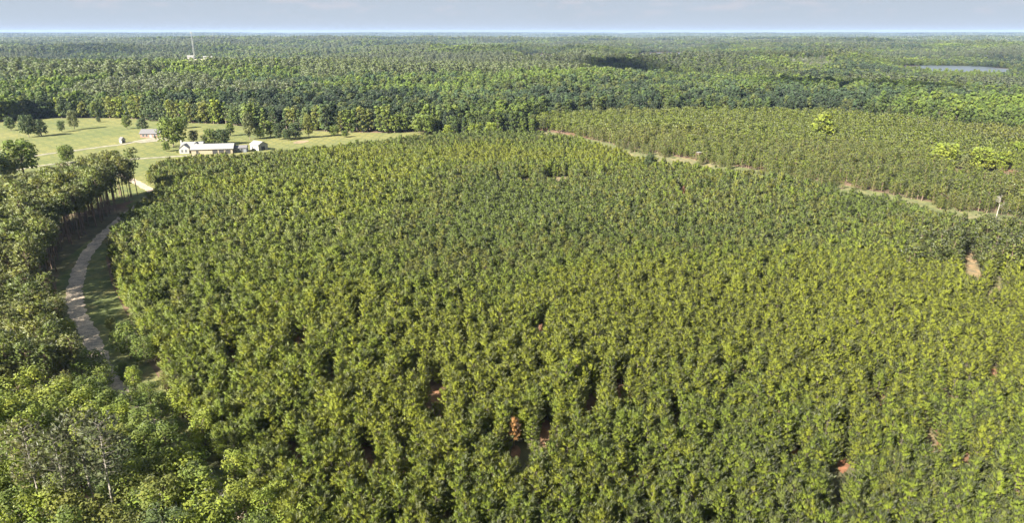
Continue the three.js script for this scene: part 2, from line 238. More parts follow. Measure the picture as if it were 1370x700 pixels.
// a brush of needles: n blades spreading round an axis
function tuft(b, R, o, ax, out, len, wid, n, spread, col) {
  for (let k = 0; k < n; k++) {
    const r = rdir(R), d = unit(ax[0] + r[0] * spread, ax[1] + r[1] * spread, ax[2] + r[2] * spread), s = rdir(R), l = len * (0.7 + 0.5 * R());
    const w = unit(d[1] * s[2] - d[2] * s[1], d[2] * s[0] - d[0] * s[2], d[0] * s[1] - d[1] * s[0]), q = wid * (0.7 + 0.6 * R());
    const j = len * 0.35, p = [o[0] + (R() - 0.5) * j, o[1] + (R() - 0.5) * j, o[2] + (R() - 0.5) * j];
    const a = [p[0] - w[0] * q, p[1] - w[1] * q, p[2] - w[2] * q], c = [p[0] + w[0] * q, p[1] + w[1] * q, p[2] + w[2] * q], t = [p[0] + d[0] * l, p[1] + d[1] * l, p[2] + d[2] * l];
    b.tri(a, c, t, unit(out[0] + r[0] * 0.55, out[1] + r[1] * 0.55, out[2] + r[2] * 0.55), tone(col, 0.88 + 0.24 * R()));
  }
}
// young plantation pine: whorls of rising branches with needle brushes to low down. Unit height.
function youngPine(seed, { H = 6.6, R0 = 1.25, low = 0.12, whorls = 9, per = 5, blades = 12, len = 0.5, wid = 0.036, shape = 0.8, dead = false }) {
  const R = rng(seed), c = new Builder(), t = new Builder(), bend = [(R() - 0.5) * 0.25, (R() - 0.5) * 0.25];
  const axis = f => [bend[0] * f * f, H * f, bend[1] * f * f];
  const barkC = dead ? [0.33, 0.21, 0.13] : [0.15, 0.125, 0.10];
  for (let k = 0; k < 4; k++) t.limb(axis(k / 4), axis((k + 1) / 4), 0.085 * (1 - k / 4.3), 0.085 * (1 - (k + 1) / 4.3), 5, barkC);
  for (let w = 0; w < whorls; w++) {
    const f0 = low + (0.97 - low) * (w + 0.25 * R()) / whorls, n = Math.max(3, per + Math.round((R() - 0.6) * 2.4 - 1.5 * w / whorls));
    for (let k = 0; k < n; k++) {
      const f = Math.min(0.985, f0 + (R() - 0.5) * 0.9 * (0.97 - low) / whorls), o = axis(f), g = (f - low) / (1 - low), reach = R0 * Math.pow(1 - g, shape) * Math.min(1, 0.55 + g * 3) + 0.14;
      const a = (k + R() * 0.8) / n * 6.2832 + w * 1.9, L = reach * (0.72 + 0.5 * R()), up = 0.5 + 0.7 * g + 0.25 * R(), dx = Math.cos(a), dz = Math.sin(a);
      const end = [o[0] + dx * L, o[1] + up * L, o[2] + dz * L];
      t.limb(o, end, 0.022 + 0.012 * (1 - g), 0.008, 3, barkC);
      const m = 3 + Math.round(L * 2.8), kk = 0.9 + 0.2 * R();
      for (let q = 0; q < m; q++) { const s = 0.35 + 0.65 * (q + 0.6) / m, side = (R() - 0.5) * 0.55 * L; const p = [o[0] + dx * L * s - dz * side, o[1] + up * L * s * (0.8 + 0.2 * s) + 0.04, o[2] + dz * L * s + dx * side]; tuft(c, R, p, unit(dx * 0.34, 1, dz * 0.34), unit(dx, 0.6, dz), len, wid, blades, 0.46, tone([1, 1, 1], kk * (0.92 + 0.16 * R()), (R() - 0.5) * 0.1)); }
    }
  }
  const top = axis(0.985); for (let k = 0; k < 4; k++) tuft(c, R, [top[0] + (R() - 0.5) * 0.2, top[1] - k * 0.22, top[2] + (R() - 0.5) * 0.2], [0, 1, 0], [0, 0.8, 0.3], len * 1.05, wid, blades, 0.45, tone([1, 1, 1], 1.05));
  return { crown: c.build(), trunk: t.build(), H };
}
// tall pine: bare stem, crown of flat needle clouds. True size in metres.
function tallPine(seed, { H = 16, clear = 0.56, spread = 2.5, clumps = 44, tufts = 6, blades = 6, len = 0.62, wid = 0.11, sides = 6, barkC = [0.27, 0.19, 0.145] }) {
  const R = rng(seed), c = new Builder(), t = new Builder(), bx = (R() - 0.5) * 0.9, bz = (R() - 0.5) * 0.9;
  const axis = f => [bx * f * f, H * f, bz * f * f];
  for (let k = 0; k < 5; k++) t.limb(axis(k / 5), axis((k + 1) / 5), 0.19 * (1 - 0.17 * k), 0.19 * (1 - 0.17 * (k + 1)), sides, barkC);
  for (let k = 0; k < 5; k++) { const f = clear * (0.62 + 0.38 * R()), a = R() * 6.28, o = axis(f), L = 0.5 + R(); t.limb(o, [o[0] + Math.cos(a) * L, o[1] + 0.1, o[2] + Math.sin(a) * L], 0.03, 0.012, 3, barkC); }
  for (let k = 0; k < clumps; k++) {
    const g = (k + R()) / clumps, f = clear + (0.99 - clear) * g, o = axis(f), a = k * 2.399 + R() * 0.8, reach = spread * (0.35 + 0.65 * Math.sin(Math.PI * Math.min(1, 0.24 + 0.78 * (1 - g) * 0.9))) * (0.45 + 0.6 * R()) * (1 - 0.45 * g * g), dx = Math.cos(a), dz = Math.sin(a), up = 0.12 + 0.5 * g;
    const e = [o[0] + dx * reach, o[1] + up * reach, o[2] + dz * reach]; t.limb(o, e, 0.045, 0.012, 3, tone(barkC, 0.55));
    const kk = 0.78 + 0.44 * R(), cr = 0.42 + 0.3 * R();
    for (let q = 0; q < tufts; q++) { const d = rdir(R), p = [e[0] + d[0] * cr * 1.3, e[1] + d[1] * cr * 0.65 + 0.1, e[2] + d[2] * cr * 1.3]; tuft(c, R, p, unit(d[0] * 0.6 + dx * 0.2, 0.7 + d[1] * 0.4, d[2] * 0.6 + dz * 0.2), unit(d[0] * 0.7 + dx * 0.6, 0.6 + d[1] * 0.7, d[2] * 0.7 + dz * 0.6), len, wid, blades, 0.75, tone([1, 1, 1], kk * (0.88 + 0.24 * R()), (R() - 0.5) * 0.12)); }
  }
  return { crown: c.build(), trunk: t.build(), H };
}
// broadleaf: limbs to lobes, each lobe a shell of leaf-bunch faces
function broadleaf(seed, { H = 12, W = 8, base = 0.22, lobes = 18, leaves = 60, size = 0.4, conic = 0, sides = 6 }) {
  const R = rng(seed), c = new Builder(), t = new Builder(), barkC = [0.19, 0.155, 0.125], rr = Math.max(0.07, H * 0.017);
  const top = [(R() - 0.5) * 0.6, H * 0.62, (R() - 0.5) * 0.6]; t.limb([0, 0, 0], [top[0] * 0.4, H * 0.3, top[2] * 0.4], rr * 1.25, rr * 0.9, sides, barkC); t.limb([top[0] * 0.4, H * 0.3, top[2] * 0.4], top, rr * 0.9, rr * 0.3, sides, barkC);
  for (let k = 0; k < lobes; k++) {
    const g = (k + 0.5 * R()) / lobes, a = k * 2.399 + R() * 0.9, y = lerp(base, 0.9, Math.pow(g, 0.85)), prof = conic ? Math.pow(1 - g, 0.8) * 0.9 + 0.1 : Math.sqrt(Math.max(0, 1 - Math.pow((y - 0.5) / 0.52, 2))), rad = W / 2 * prof * (0.35 + 0.42 * R());
    const lr = W * (conic ? 0.15 : 0.19) * (0.75 + 0.6 * R()) * (conic ? 0.6 + 0.6 * (1 - g) : 1), o = [Math.cos(a) * rad, H * y, Math.sin(a) * rad];
    t.limb([top[0] * 0.5 * y, H * Math.max(0.2, y - 0.22), top[2] * 0.5 * y], o, rr * 0.4, rr * 0.12, 3, barkC);
    const kk = 0.76 + 0.48 * R(), ww = (R() - 0.5) * 0.16;
    for (let q = 0; q < leaves; q++) {
      const d = rdir(R); if (d[1] < -0.55 && R() < 0.7) continue;
      const s = lr * (0.6 + 0.5 * R()), p = [o[0] + d[0] * s, o[1] + d[1] * s * 0.82, o[2] + d[2] * s], r = rdir(R);
      const n = unit(d[0] + r[0] * 0.75, d[1] + 0.25 + r[1] * 0.75, d[2] + r[2] * 0.75), u0 = rdir(R), u = unit(n[1] * u0[2] - n[2] * u0[1], n[2] * u0[0] - n[0] * u0[2], n[0] * u0[1] - n[1] * u0[0]), v = unit(n[1] * u[2] - n[2] * u[1], n[2] * u[0] - n[0] * u[2], n[0] * u[1] - n[1] * u[0]);
      const z = size * (0.6 + 0.8 * R()), y2 = z * (0.55 + 0.3 * R()), P = (e, f) => [p[0] + u[0] * e + v[0] * f, p[1] + u[1] * e + v[1] * f, p[2] + u[2] * e + v[2] * f], sn = unit(n[0] + d[0] * 0.9, n[1] + d[1] * 0.9, n[2] + d[2] * 0.9), col = tone([1, 1, 1], kk * (0.84 + 0.32 * R()), ww);
      const A = P(-z, 0), B = P(-0.1 * z, -y2), C = P(z, 0.1 * z), D = P(0.1 * z, y2); c.tri(A, B, C, sn, col); c.tri(A, C, D, sn, col);
    }
  }
  return { crown: c.build(), trunk: t.build(), H };
}
const pick = (list, r) => list[Math.min(list.length - 1, Math.floor(r * list.length))];
const tinted = new Map();
const leafMat = rgb => { const k = rgb.join(); if (!tinted.has(k)) tinted.set(k, foliage(rgb)); return tinted.get(k); };
const woodMat = mat(1, 1, 1, { vertexColors: true, map: grain, roughness: 1 });

function whole(model) { // crown and stem in one geometry for the mass: the crown's colours are tinted per copy
  return [model.crown, model.trunk];
}
const place = new THREE.Object3D(), tint = new THREE.Color();
// kind: { name, models, far, label(model, tint) }
function individual(name, model, rgb, p, label, category, group) {
  const o = thing(name, label, category, [p.x, p.y ?? ground(p.x, p.z) - 0.03, p.z], p.turn, group);
  o.scale.set(p.s * (p.w ?? 1), p.s, p.s * (p.w ?? 1)); if (p.lean) o.rotation.z = p.lean;
  mesh('trunk', model.trunk, woodMat, o); mesh('crown', model.crown, leafMat(rgb), o); return o;
}
function mass(name, label, category, entries) { // entries: { model, p, rgb }
  const root = new THREE.Group(); root.name = numbered(name); scene.add(root); tag(root, label, category, null, 'stuff');
  const by = new Map(); for (const e of entries) { if (!by.has(e.model)) by.set(e.model, []); by.get(e.model).push(e); }
  for (const [model, list] of by) {
    const cr = new THREE.InstancedMesh(model.crown, M.leaf, list.length), tr = model.bare ? null : new THREE.InstancedMesh(model.trunk, woodMat, list.length);
    list.forEach((e, i) => { const p = e.p; place.position.set(p.x, p.y ?? ground(p.x, p.z) - 0.03, p.z); place.rotation.set(p.tip ?? 0, p.turn, p.lean ?? 0); place.scale.set(p.s * (p.w ?? 1), p.s, p.s * (p.w ?? 1)); place.updateMatrix(); cr.setMatrixAt(i, place.matrix); cr.setColorAt(i, tint.setRGB(...e.rgb)); tr?.setMatrixAt(i, place.matrix); });
    for (const [m, n] of [[cr, 'foliage'], [tr, 'stems']]) if (m) { m.name = n; m.userData.kind = 'stuff'; m.castShadow = m.receiveShadow = true; root.add(m); }
  }
  return root;
}
const inFrame = (p, h, margin = 0) => { const q = project(p.x, ground(p.x, p.z) + h * 0.7, p.z); return q && q[0] > -margin && q[0] < 1370 + margin && q[1] > -margin && q[1] < 700 + margin; };

// --- the young stand
const YT = { yellow: [0.168, 0.192, 0.015], fresh: [0.148, 0.186, 0.016], green: [0.130, 0.170, 0.018], grey: [0.134, 0.160, 0.032], dull: [0.136, 0.148, 0.022], deep: [0.100, 0.136, 0.019] };
const youngModels = [['slender', 11, { R0: 1.2, H: 7.0, shape: 0.62 }], ['bushy', 21, { R0: 1.65, H: 6.3, per: 6, shape: 0.55 }], ['narrow pointed', 31, { R0: 1.4, H: 7.2, whorls: 10, shape: 0.85 }], ['open-crowned', 41, { R0: 1.6, H: 6.5, whorls: 7, per: 6, shape: 0.65, low: 0.25 }], ['round-topped', 51, { R0: 1.7, H: 5.9, whorls: 8, per: 6, shape: 0.45 }], ['full-skirted', 61, { R0: 1.75, H: 6.6, whorls: 9, per: 6, shape: 0.7, low: 0.06 }], ['feathery', 71, { R0: 1.5, H: 6.0, whorls: 11, per: 5, shape: 0.5, blades: 9 }], ['spindly', 81, { R0: 1.15, H: 6.8, whorls: 8, per: 5, shape: 0.4, low: 0.3 }]].map(([look, seed, o]) => ({ look, near: youngPine(seed, o), far: youngPine(seed + 1, { ...o, whorls: 7, blades: 7, len: 0.58, wid: 0.066 }) }));
const deadSpots = [[688, 582, 5.2, 1.0], [724, 446, 4.4, 0.75], [914, 256, 4.6, 0.8], [402, 462, 3.8, 0.62], [1312, 372, 4.2, 0.62], [1040, 560, 4, 0.6]].map(([a, b, u, s]) => ({ at: at(a, b, u * 0.5), s }));
{
  const R = rng(77), all = [];
  let x0 = 1e9, x1 = -1e9, z0 = 1e9, z1 = -1e9; for (const [x, z] of stand) { x0 = Math.min(x0, x); x1 = Math.max(x1, x); z0 = Math.min(z0, z); z1 = Math.max(z1, z); }
  const dir = 0.62, c = Math.cos(dir), s = Math.sin(dir), ext = 760, dRow = 1.8, dIn = 1.58;
  for (let u = -ext; u < ext; u += dRow) for (let v = -ext; v < ext; v += dIn) {
    const jx = (R() - 0.5) * 1.7, jz = (R() - 0.5) * 1.6, r1 = R(), r2 = R(), r3 = R(), r4 = R(), r5 = R();
    const x = c * (u + jx) - s * (v + jz), z = -220 + s * (u + jx) + c * (v + jz);
    if (x < x0 || x > x1 || z < z0 || z > z1 || z > -48 || Math.abs(x) > -z * 0.86 + 34) continue;
    if (!inside(stand, x, z)) continue;
    if (hidesGap(x, z, 4.6) || hidesDead(x, z, 5)) continue;
    if (deadSpots.some(d => Math.hypot(x - d.at[0], z - d.at[1]) < 1.9)) continue;
    const gap = fbm(x / 9 + 50, z / 9, 3), den = fbm(x / 55, z / 55 + 20, 3);
    if (gap > 0.43 - 0.10 * (den > 0.12)) { if (r1 < 0.8) continue; } else if (r1 < 0.07) continue;
    const size = 1 + 0.20 * fbm(x / 40 + 7, z / 40, 3) + 0.10 * noise(x / 5, z / 5);
    const p = { x, z, s: size * (0.68 + 0.28 * r2) * (r5 > 0.95 ? 1.25 : 1), w: 1.0 + 0.3 * r3, turn: r4 * 6.283, lean: (r5 - 0.5) * 0.12 };
    all.push({ p, k: Math.floor(((r3 * 31.7) % 1) * 7.999), t: r4, q: fbm(x / 70 + 2, z / 70 + 3, 4), d: Math.hypot(x, z) });
  }
  all.sort((a, b) => a.d - b.d);
  let n = 0; const rest = [];
  for (const e of all) {
    const m = youngModels[e.k], v = e.q * 1.5 + (e.t - 0.5) * 0.6 + 0.0013 * e.p.x + 0.02;
    const key = v > 0.34 ? 'yellow' : v > 0.12 ? 'fresh' : v > -0.1 ? 'green' : v > -0.24 ? 'grey' : v > -0.42 ? 'dull' : 'deep';
    const said = { yellow: 'yellow-green', fresh: 'fresh green', green: 'mid green', grey: 'grey-green', dull: 'dull olive', deep: 'deep green' }[key];
    if (n < 290 && inFrame(e.p, 6, -6)) { n++; individual('young_pine', m.near, YT[key], e.p, `${e.p.s < 0.76 ? 'small ' : e.p.s > 0.92 ? 'large ' : ''}${m.look} ${said} young pine packed among others in the plantation`, 'young pine', 'young pines of the plantation'); }
    else { const j = 0.86 + 0.28 * ((e.t * 7.13) % 1), c3 = YT[key]; rest.push({ model: e.d < 210 ? m.near : m.far, p: e.p, rgb: [c3[0] * j, c3[1] * j, c3[2] * j] }); }
  }
  mass('young_pine_stand', 'dense plantation of young yellow-green pines covering the broad slope', 'pine plantation', rest);
  console.log('young', n, rest.length);
  const deadModel = youngPine(91, { R0: 1.2, H: 5.4, dead: true, whorls: 8, per: 5, low: 0.3 });
  const said = ['dead pine with bright rust-orange needles among the green young pines', 'pinkish brown dead young pine in the middle of the plantation', 'small rusty dead pine below the straw-coloured cleared strip', 'withered reddish sapling in a clay gap near the leafy trees', 'brown withered sapling beside the bare sandy patch', 'small tan dead pine among bright yellow-green pines'];
  deadSpots.forEach((d, i) => individual('dead_pine', deadModel, i === 0 ? [0.30, 0.165, 0.058] : [0.24, 0.135, 0.08], { x: d.at[0], z: d.at[1], s: d.s, turn: i * 1.3 }, said[i], 'dead pine', 'dead pines in the plantation'));
}

// --- tall pines west of the road, the thinned stand east of the cleared strip
const PT = { deep: [0.092, 0.122, 0.020], green: [0.122, 0.152, 0.022], olive: [0.148, 0.160, 0.022], grey: [0.132, 0.148, 0.032] };
const tallModels = [tallPine(101, { clumps: 52, spread: 2.7 }), tallPine(102, { H: 15, spread: 3.0, clumps: 54 }), tallPine(103, { H: 16.5, clear: 0.6, spread: 2.6, clumps: 46 }), tallPine(104, { H: 14.5, clear: 0.5, spread: 2.8, clumps: 54 })];
const tallFar = [tallPine(111, { clumps: 22, tufts: 4, blades: 4, len: 1.0, wid: 0.26, sides: 4 }), tallPine(112, { H: 15, spread: 2.9, clumps: 24, tufts: 4, blades: 4, len: 1.0, wid: 0.26, sides: 4 }), tallPine(113, { H: 15, clear: 0.45, spread: 2.7, clumps: 24, tufts: 4, blades: 4, len: 1.0, wid: 0.26, sides: 4 })];
const thinModels = [tallPine(161, { H: 8.6, clear: 0.16, spread: 2.0, clumps: 40, tufts: 5, len: 0.5, wid: 0.09 }), tallPine(162, { H: 8, clear: 0.12, spread: 2.2, clumps: 42, tufts: 5, len: 0.5, wid: 0.09 }), tallPine(163, { H: 9.2, clear: 0.24, spread: 1.9, clumps: 38, tufts: 5, len: 0.5, wid: 0.09 })];
const thinFar = [tallPine(164, { H: 9, clear: 0.25, spread: 2.0, clumps: 28, tufts: 4, blades: 5, len: 0.7, wid: 0.16, sides: 4 }), tallPine(165, { H: 8.6, clear: 0.25, spread: 2.2, clumps: 28, tufts: 4, blades: 5, len: 0.7, wid: 0.16, sides: 4 })];
const BT = { bright: [0.158, 0.198, 0.020], lime: [0.172, 0.206, 0.024], mid: [0.108, 0.144, 0.022], dark: [0.056, 0.082, 0.024], blue: [0.078, 0.112, 0.032], olive: [0.130, 0.146, 0.026], grey: [0.118, 0.134, 0.046] };
const broadModels = [broadleaf(201, { lobes: 22, leaves: 70, base: 0.2 }), broadleaf(202, { H: 11, W: 9, lobes: 26, leaves: 70, base: 0.2 }), broadleaf(203, { H: 13, W: 7, lobes: 22, leaves: 70, base: 0.16 })];
const lowLeafy = [broadleaf(211, { H: 8, W: 6, base: 0.16, lobes: 24, leaves: 110, size: 0.17 }), broadleaf(212, { H: 7.5, W: 6.5, base: 0.14, lobes: 26, leaves: 110, size: 0.165 }), broadleaf(213, { H: 9, W: 5.4, base: 0.14, lobes: 24, leaves: 110, size: 0.165 })];
const broadMid = [broadleaf(221, { H: 13, W: 7.4, base: 0.1, lobes: 20, leaves: 42, size: 0.52, sides: 4 }), broadleaf(222, { H: 12, W: 8, base: 0.1, lobes: 20, leaves: 42, size: 0.55, sides: 4 }), broadleaf(223, { H: 14.5, W: 6.4, base: 0.1, lobes: 20, leaves: 42, size: 0.5, sides: 4 }), broadleaf(224, { H: 15, W: 6.6, base: 0.1, lobes: 20, leaves: 38, size: 0.5, conic: 1, sides: 4 })];
const broadFar = [broadleaf(231, { H: 13, W: 8, base: 0.15, lobes: 13, leaves: 24, size: 0.85, sides: 3 }), broadleaf(232, { H: 12, W: 9, base: 0.15, lobes: 13, leaves: 24, size: 0.9, sides: 3 }), broadleaf(233, { H: 14.5, W: 7.2, base: 0.15, lobes: 13, leaves: 24, size: 0.85, sides: 3 })];
const pineFar = [tallPine(241, { H: 14, clear: 0.3, spread: 2.4, clumps: 22, tufts: 4, blades: 4, len: 1.0, wid: 0.3, sides: 3 }), tallPine(242, { H: 15, clear: 0.35, spread: 2.7, clumps: 22, tufts: 4, blades: 4, len: 1.0, wid: 0.3, sides: 3 })];
{
  const R = rng(501), tall = [], leafy = [];
  for (let x = -420; x < 20; x += 3.1) for (let z = -340; z < -30; z += 3.1) {
    const px = x + (R() - 0.5) * 2.6, pz = z + (R() - 0.5) * 2.6, r1 = R(), r2 = R(), r3 = R(), r4 = R();
    if (Math.abs(px) > -pz * 0.84 + 46) continue;
    const dr = distTo(road, px, pz); if (dr < (Math.hypot(px, pz) < 150 ? 3.0 : 4.2)) continue;
    if (inside(leftStand, px, pz)) { const edge = dr < 30 ? 1 : 0.96; if (r1 < (dr < 24 && Math.hypot(px, pz) < 235 ? 0.6 : 0.86)) tall.push({ p: { x: px, z: pz, s: edge * (0.92 + 0.2 * r2), w: 1, turn: r3 * 6.28, lean: (r4 - 0.5) * 0.05 }, k: Math.floor(r4 * 3.999), v: r3, d: Math.hypot(px, pz), edge: dr < 14 }); }
    else if (inside(lowerLeft, px, pz)) {
      const f = fbm(px / 22 + 3, pz / 22, 3), d = Math.hypot(px, pz);
      if (dr < 4.5) { if (r1 < 0.5) leafy.push({ p: { x: px, z: pz, s: 0.35 + 0.25 * r2, turn: r3 * 6.28 }, k: Math.floor(r4 * 2.999), v: f + (r3 - 0.5) * 0.7, d, bush: 1 }); }
      else if (d > 138 && f < 0.16) { if (r1 < 0.62) tall.push({ p: { x: px, z: pz, s: 0.58 + 0.2 * r2, w: 1.15, turn: r3 * 6.28, lean: (r4 - 0.5) * 0.08 }, k: Math.floor(r4 * 3.999), v: r3, d, low: 1 }); else if (r1 < 0.74) leafy.push({ p: { x: px, z: pz, s: 0.6 + 0.3 * r2, turn: r3 * 6.28 }, k: Math.floor(r2 * 2.999), v: f, d }); }
      else if (r1 < 0.46) leafy.push({ p: { x: px, z: pz, s: 0.72 + 0.45 * r2, w: 0.9 + 0.25 * r4, turn: r3 * 6.28 }, k: Math.floor(r4 * 2.999), v: f + (r3 - 0.5) * 0.6, d });
    }
  }
  // leafy trees along the young stand's edge east of the road
  for (const [a, b, s, v] of [[176, 480, 0.95, -0.1], [196, 486, 0.8, 0.1], [205, 470, 0.75, -0.3], [246, 560, 0.85, 0.3], [262, 548, 0.7, 0.5], [276, 600, 0.9, 0.35], [300, 610, 0.7, 0.05], [320, 662, 0.85, 0.5], [344, 652, 0.75, 0.3], [330, 700, 0.9, 0.6], [356, 712, 0.8, 0.2], [380, 690, 0.7, 0.5], [400, 726, 0.8, 0.4], [352, 740, 0.8, 0.0], [228, 526, 0.6, -0.3], [430, 735, 0.7, 0.2], [168, 508, 0.5, 0.0], [182, 524, 0.6, 0.2], [202, 540, 0.6, -0.2], [158, 468, 0.5, -0.1], [218, 560, 0.6, 0.1], [150, 444, 0.45, -0.3], [238, 590, 0.6, 0.0], [262, 622, 0.6, 0.2]]) { const [x, z] = at(a, b); leafy.push({ p: { x, z, s, turn: a, w: 1 }, k: Math.round(a) % 3, v, d: Math.hypot(x, z), edge: 1 }); }
  // leafy trees leaning over the road's near end from its west side
  for (const [a, b, s, v] of [[150, 545, 0.8, 0.0], [172, 588, 0.95, -0.1], [200, 596, 0.9, 0.0], [222, 630, 1.0, 0.05], [246, 622, 0.85, -0.1], [262, 660, 1.0, 0.2], [214, 676, 1.0, 0.3], [180, 640, 1.0, 0.4], [282, 700, 0.9, 0.0], [250, 708, 1.0, 0.3], [130, 520, 0.75, -0.2], [110, 500, 0.8, 0.1], [84, 470, 0.8, 0.0], [86, 436, 0.7, 0.6], [44, 428, 0.75, 0.5], [176, 548, 0.95, 0.0], [196, 572, 1.0, 0.1], [222, 596, 1.0, 0.0], [246, 624, 1.05, 0.15], [268, 650, 1.0, 0.0], [288, 690, 1.0, 0.3], [160, 566, 0.95, 0.2], [138, 498, 0.75, -0.1], [124, 478, 0.7, 0.1], [20, 520, 1.1, 0.5], [60, 540, 1.1, 0.6], [10, 560, 1.1, 0.6], [90, 530, 1.0, 0.4], [112, 545, 1.0, 0.5], [45, 515, 1.0, 0.4]]) { const [x, z] = at(a, b, 5 * s); leafy.push({ p: { x, z, s, turn: b, w: 1.1 }, k: Math.round(b) % 3, v, d: Math.hypot(x, z), over: 1 }); }
  tall.sort((a, b) => a.d - b.d); leafy.sort((a, b) => a.d - b.d);
  const tallLook = ['even-crowned', 'wide-crowned', 'high-crowned', 'deep-crowned'];
  let n = 0; const rest = [];
  for (const e of tall) {
    const key = e.v < 0.25 ? 'deep' : e.v < 0.55 ? 'green' : e.v < 0.8 ? 'olive' : 'grey', said = { deep: 'deep green', green: 'mid green', olive: 'olive green', grey: 'grey-green' }[key];
    if (n < 280 && inFrame(e.p, 15, -4)) { n++; individual('tall_pine', tallModels[e.k], PT[key], e.p, e.low ? `${said} ${tallLook[e.k]} half-grown pine among leafy trees west of the road` : e.edge ? `${e.p.s < 1 ? 'tall' : 'very tall'} ${said} ${tallLook[e.k]} pine with reddish bare trunk along the gravel road` : `${e.p.s < 1 ? 'tall' : 'very tall'} ${said} ${tallLook[e.k]} pine inside the mature stand west of the road`, 'pine tree', e.low ? 'half-grown pines by the road' : 'tall pines west of the road'); }
    else rest.push({ model: e.d < 230 ? tallModels[e.k] : tallFar[e.k % 3], p: e.p, rgb: PT[key] });
  }
  mass('tall_pine_stand', 'mature pine wood with closed dark green canopy west of the road', 'pine wood', rest);
  console.log('tall', n, rest.length);
  n = 0; const rest2 = [];
  for (const e of leafy) {
    const key = e.v > 0.36 ? 'lime' : e.v > 0.1 ? 'bright' : e.v > -0.24 ? 'mid' : e.v > -0.45 ? 'olive' : 'blue', said = { lime: 'lime green', bright: 'bright green', mid: 'mid green', olive: 'olive green', blue: 'blue-green' }[key];
    if (n < 280 && inFrame(e.p, 7, 0)) { n++; individual(e.bush ? 'leafy_bush' : 'leafy_tree', lowLeafy[e.k], BT[key], e.p, e.bush ? `low ${said} bush at the edge of the gravel road` : e.edge ? `${said} leafy tree along the road edge of the young pines` : `${e.p.s < 0.85 ? 'small ' : e.p.s > 1.05 ? 'large ' : ''}${said} ${['rounded', 'spreading', 'upright'][e.k]} leafy tree in the thicket west of the gravel road`, e.bush ? 'bush' : 'tree', e.bush ? 'bushes along the road' : e.edge ? 'leafy trees edging the plantation' : 'leafy trees of the thicket'); }
    else rest2.push({ model: lowLeafy[e.k], p: e.p, rgb: BT[key] });
  }
  if (rest2.length) mass('leafy_thicket', 'tangled green leafy thicket west of the gravel road', 'thicket', rest2);
  console.log('leafy', n, rest2.length);
  // the three old pines whose pale trunks show
  const old = tallPine(151, { H: 17, clear: 0.5, spread: 3.3, clumps: 60, tufts: 7, len: 0.5, wid: 0.06, blades: 8, barkC: [0.33, 0.30, 0.265] });
  [[30, 574, 16, 0.95, [0.098, 0.098, 0.032]], [100, 556, 17, 1.0, [0.082, 0.094, 0.034]], [128, 566, 16.5, 0.97, [0.074, 0.088, 0.032]], [72, 590, 15, 0.9, [0.082, 0.096, 0.03]]].forEach(([a, b, u, s, rgb], i) => { const [x, z] = at(a, b, u); individual('old_pine', old, rgb, { x, z, s, turn: i * 2.1 }, ['old pine with drooping olive boughs and long pale trunk', 'tallest grey-green pine with straight pale trunk above the thicket', 'slim pale-trunked old pine beside the tallest grey-green one', 'old pine tucked between two pale-trunked pines'][i], 'pine tree', 'old pines over the thicket'); });
}
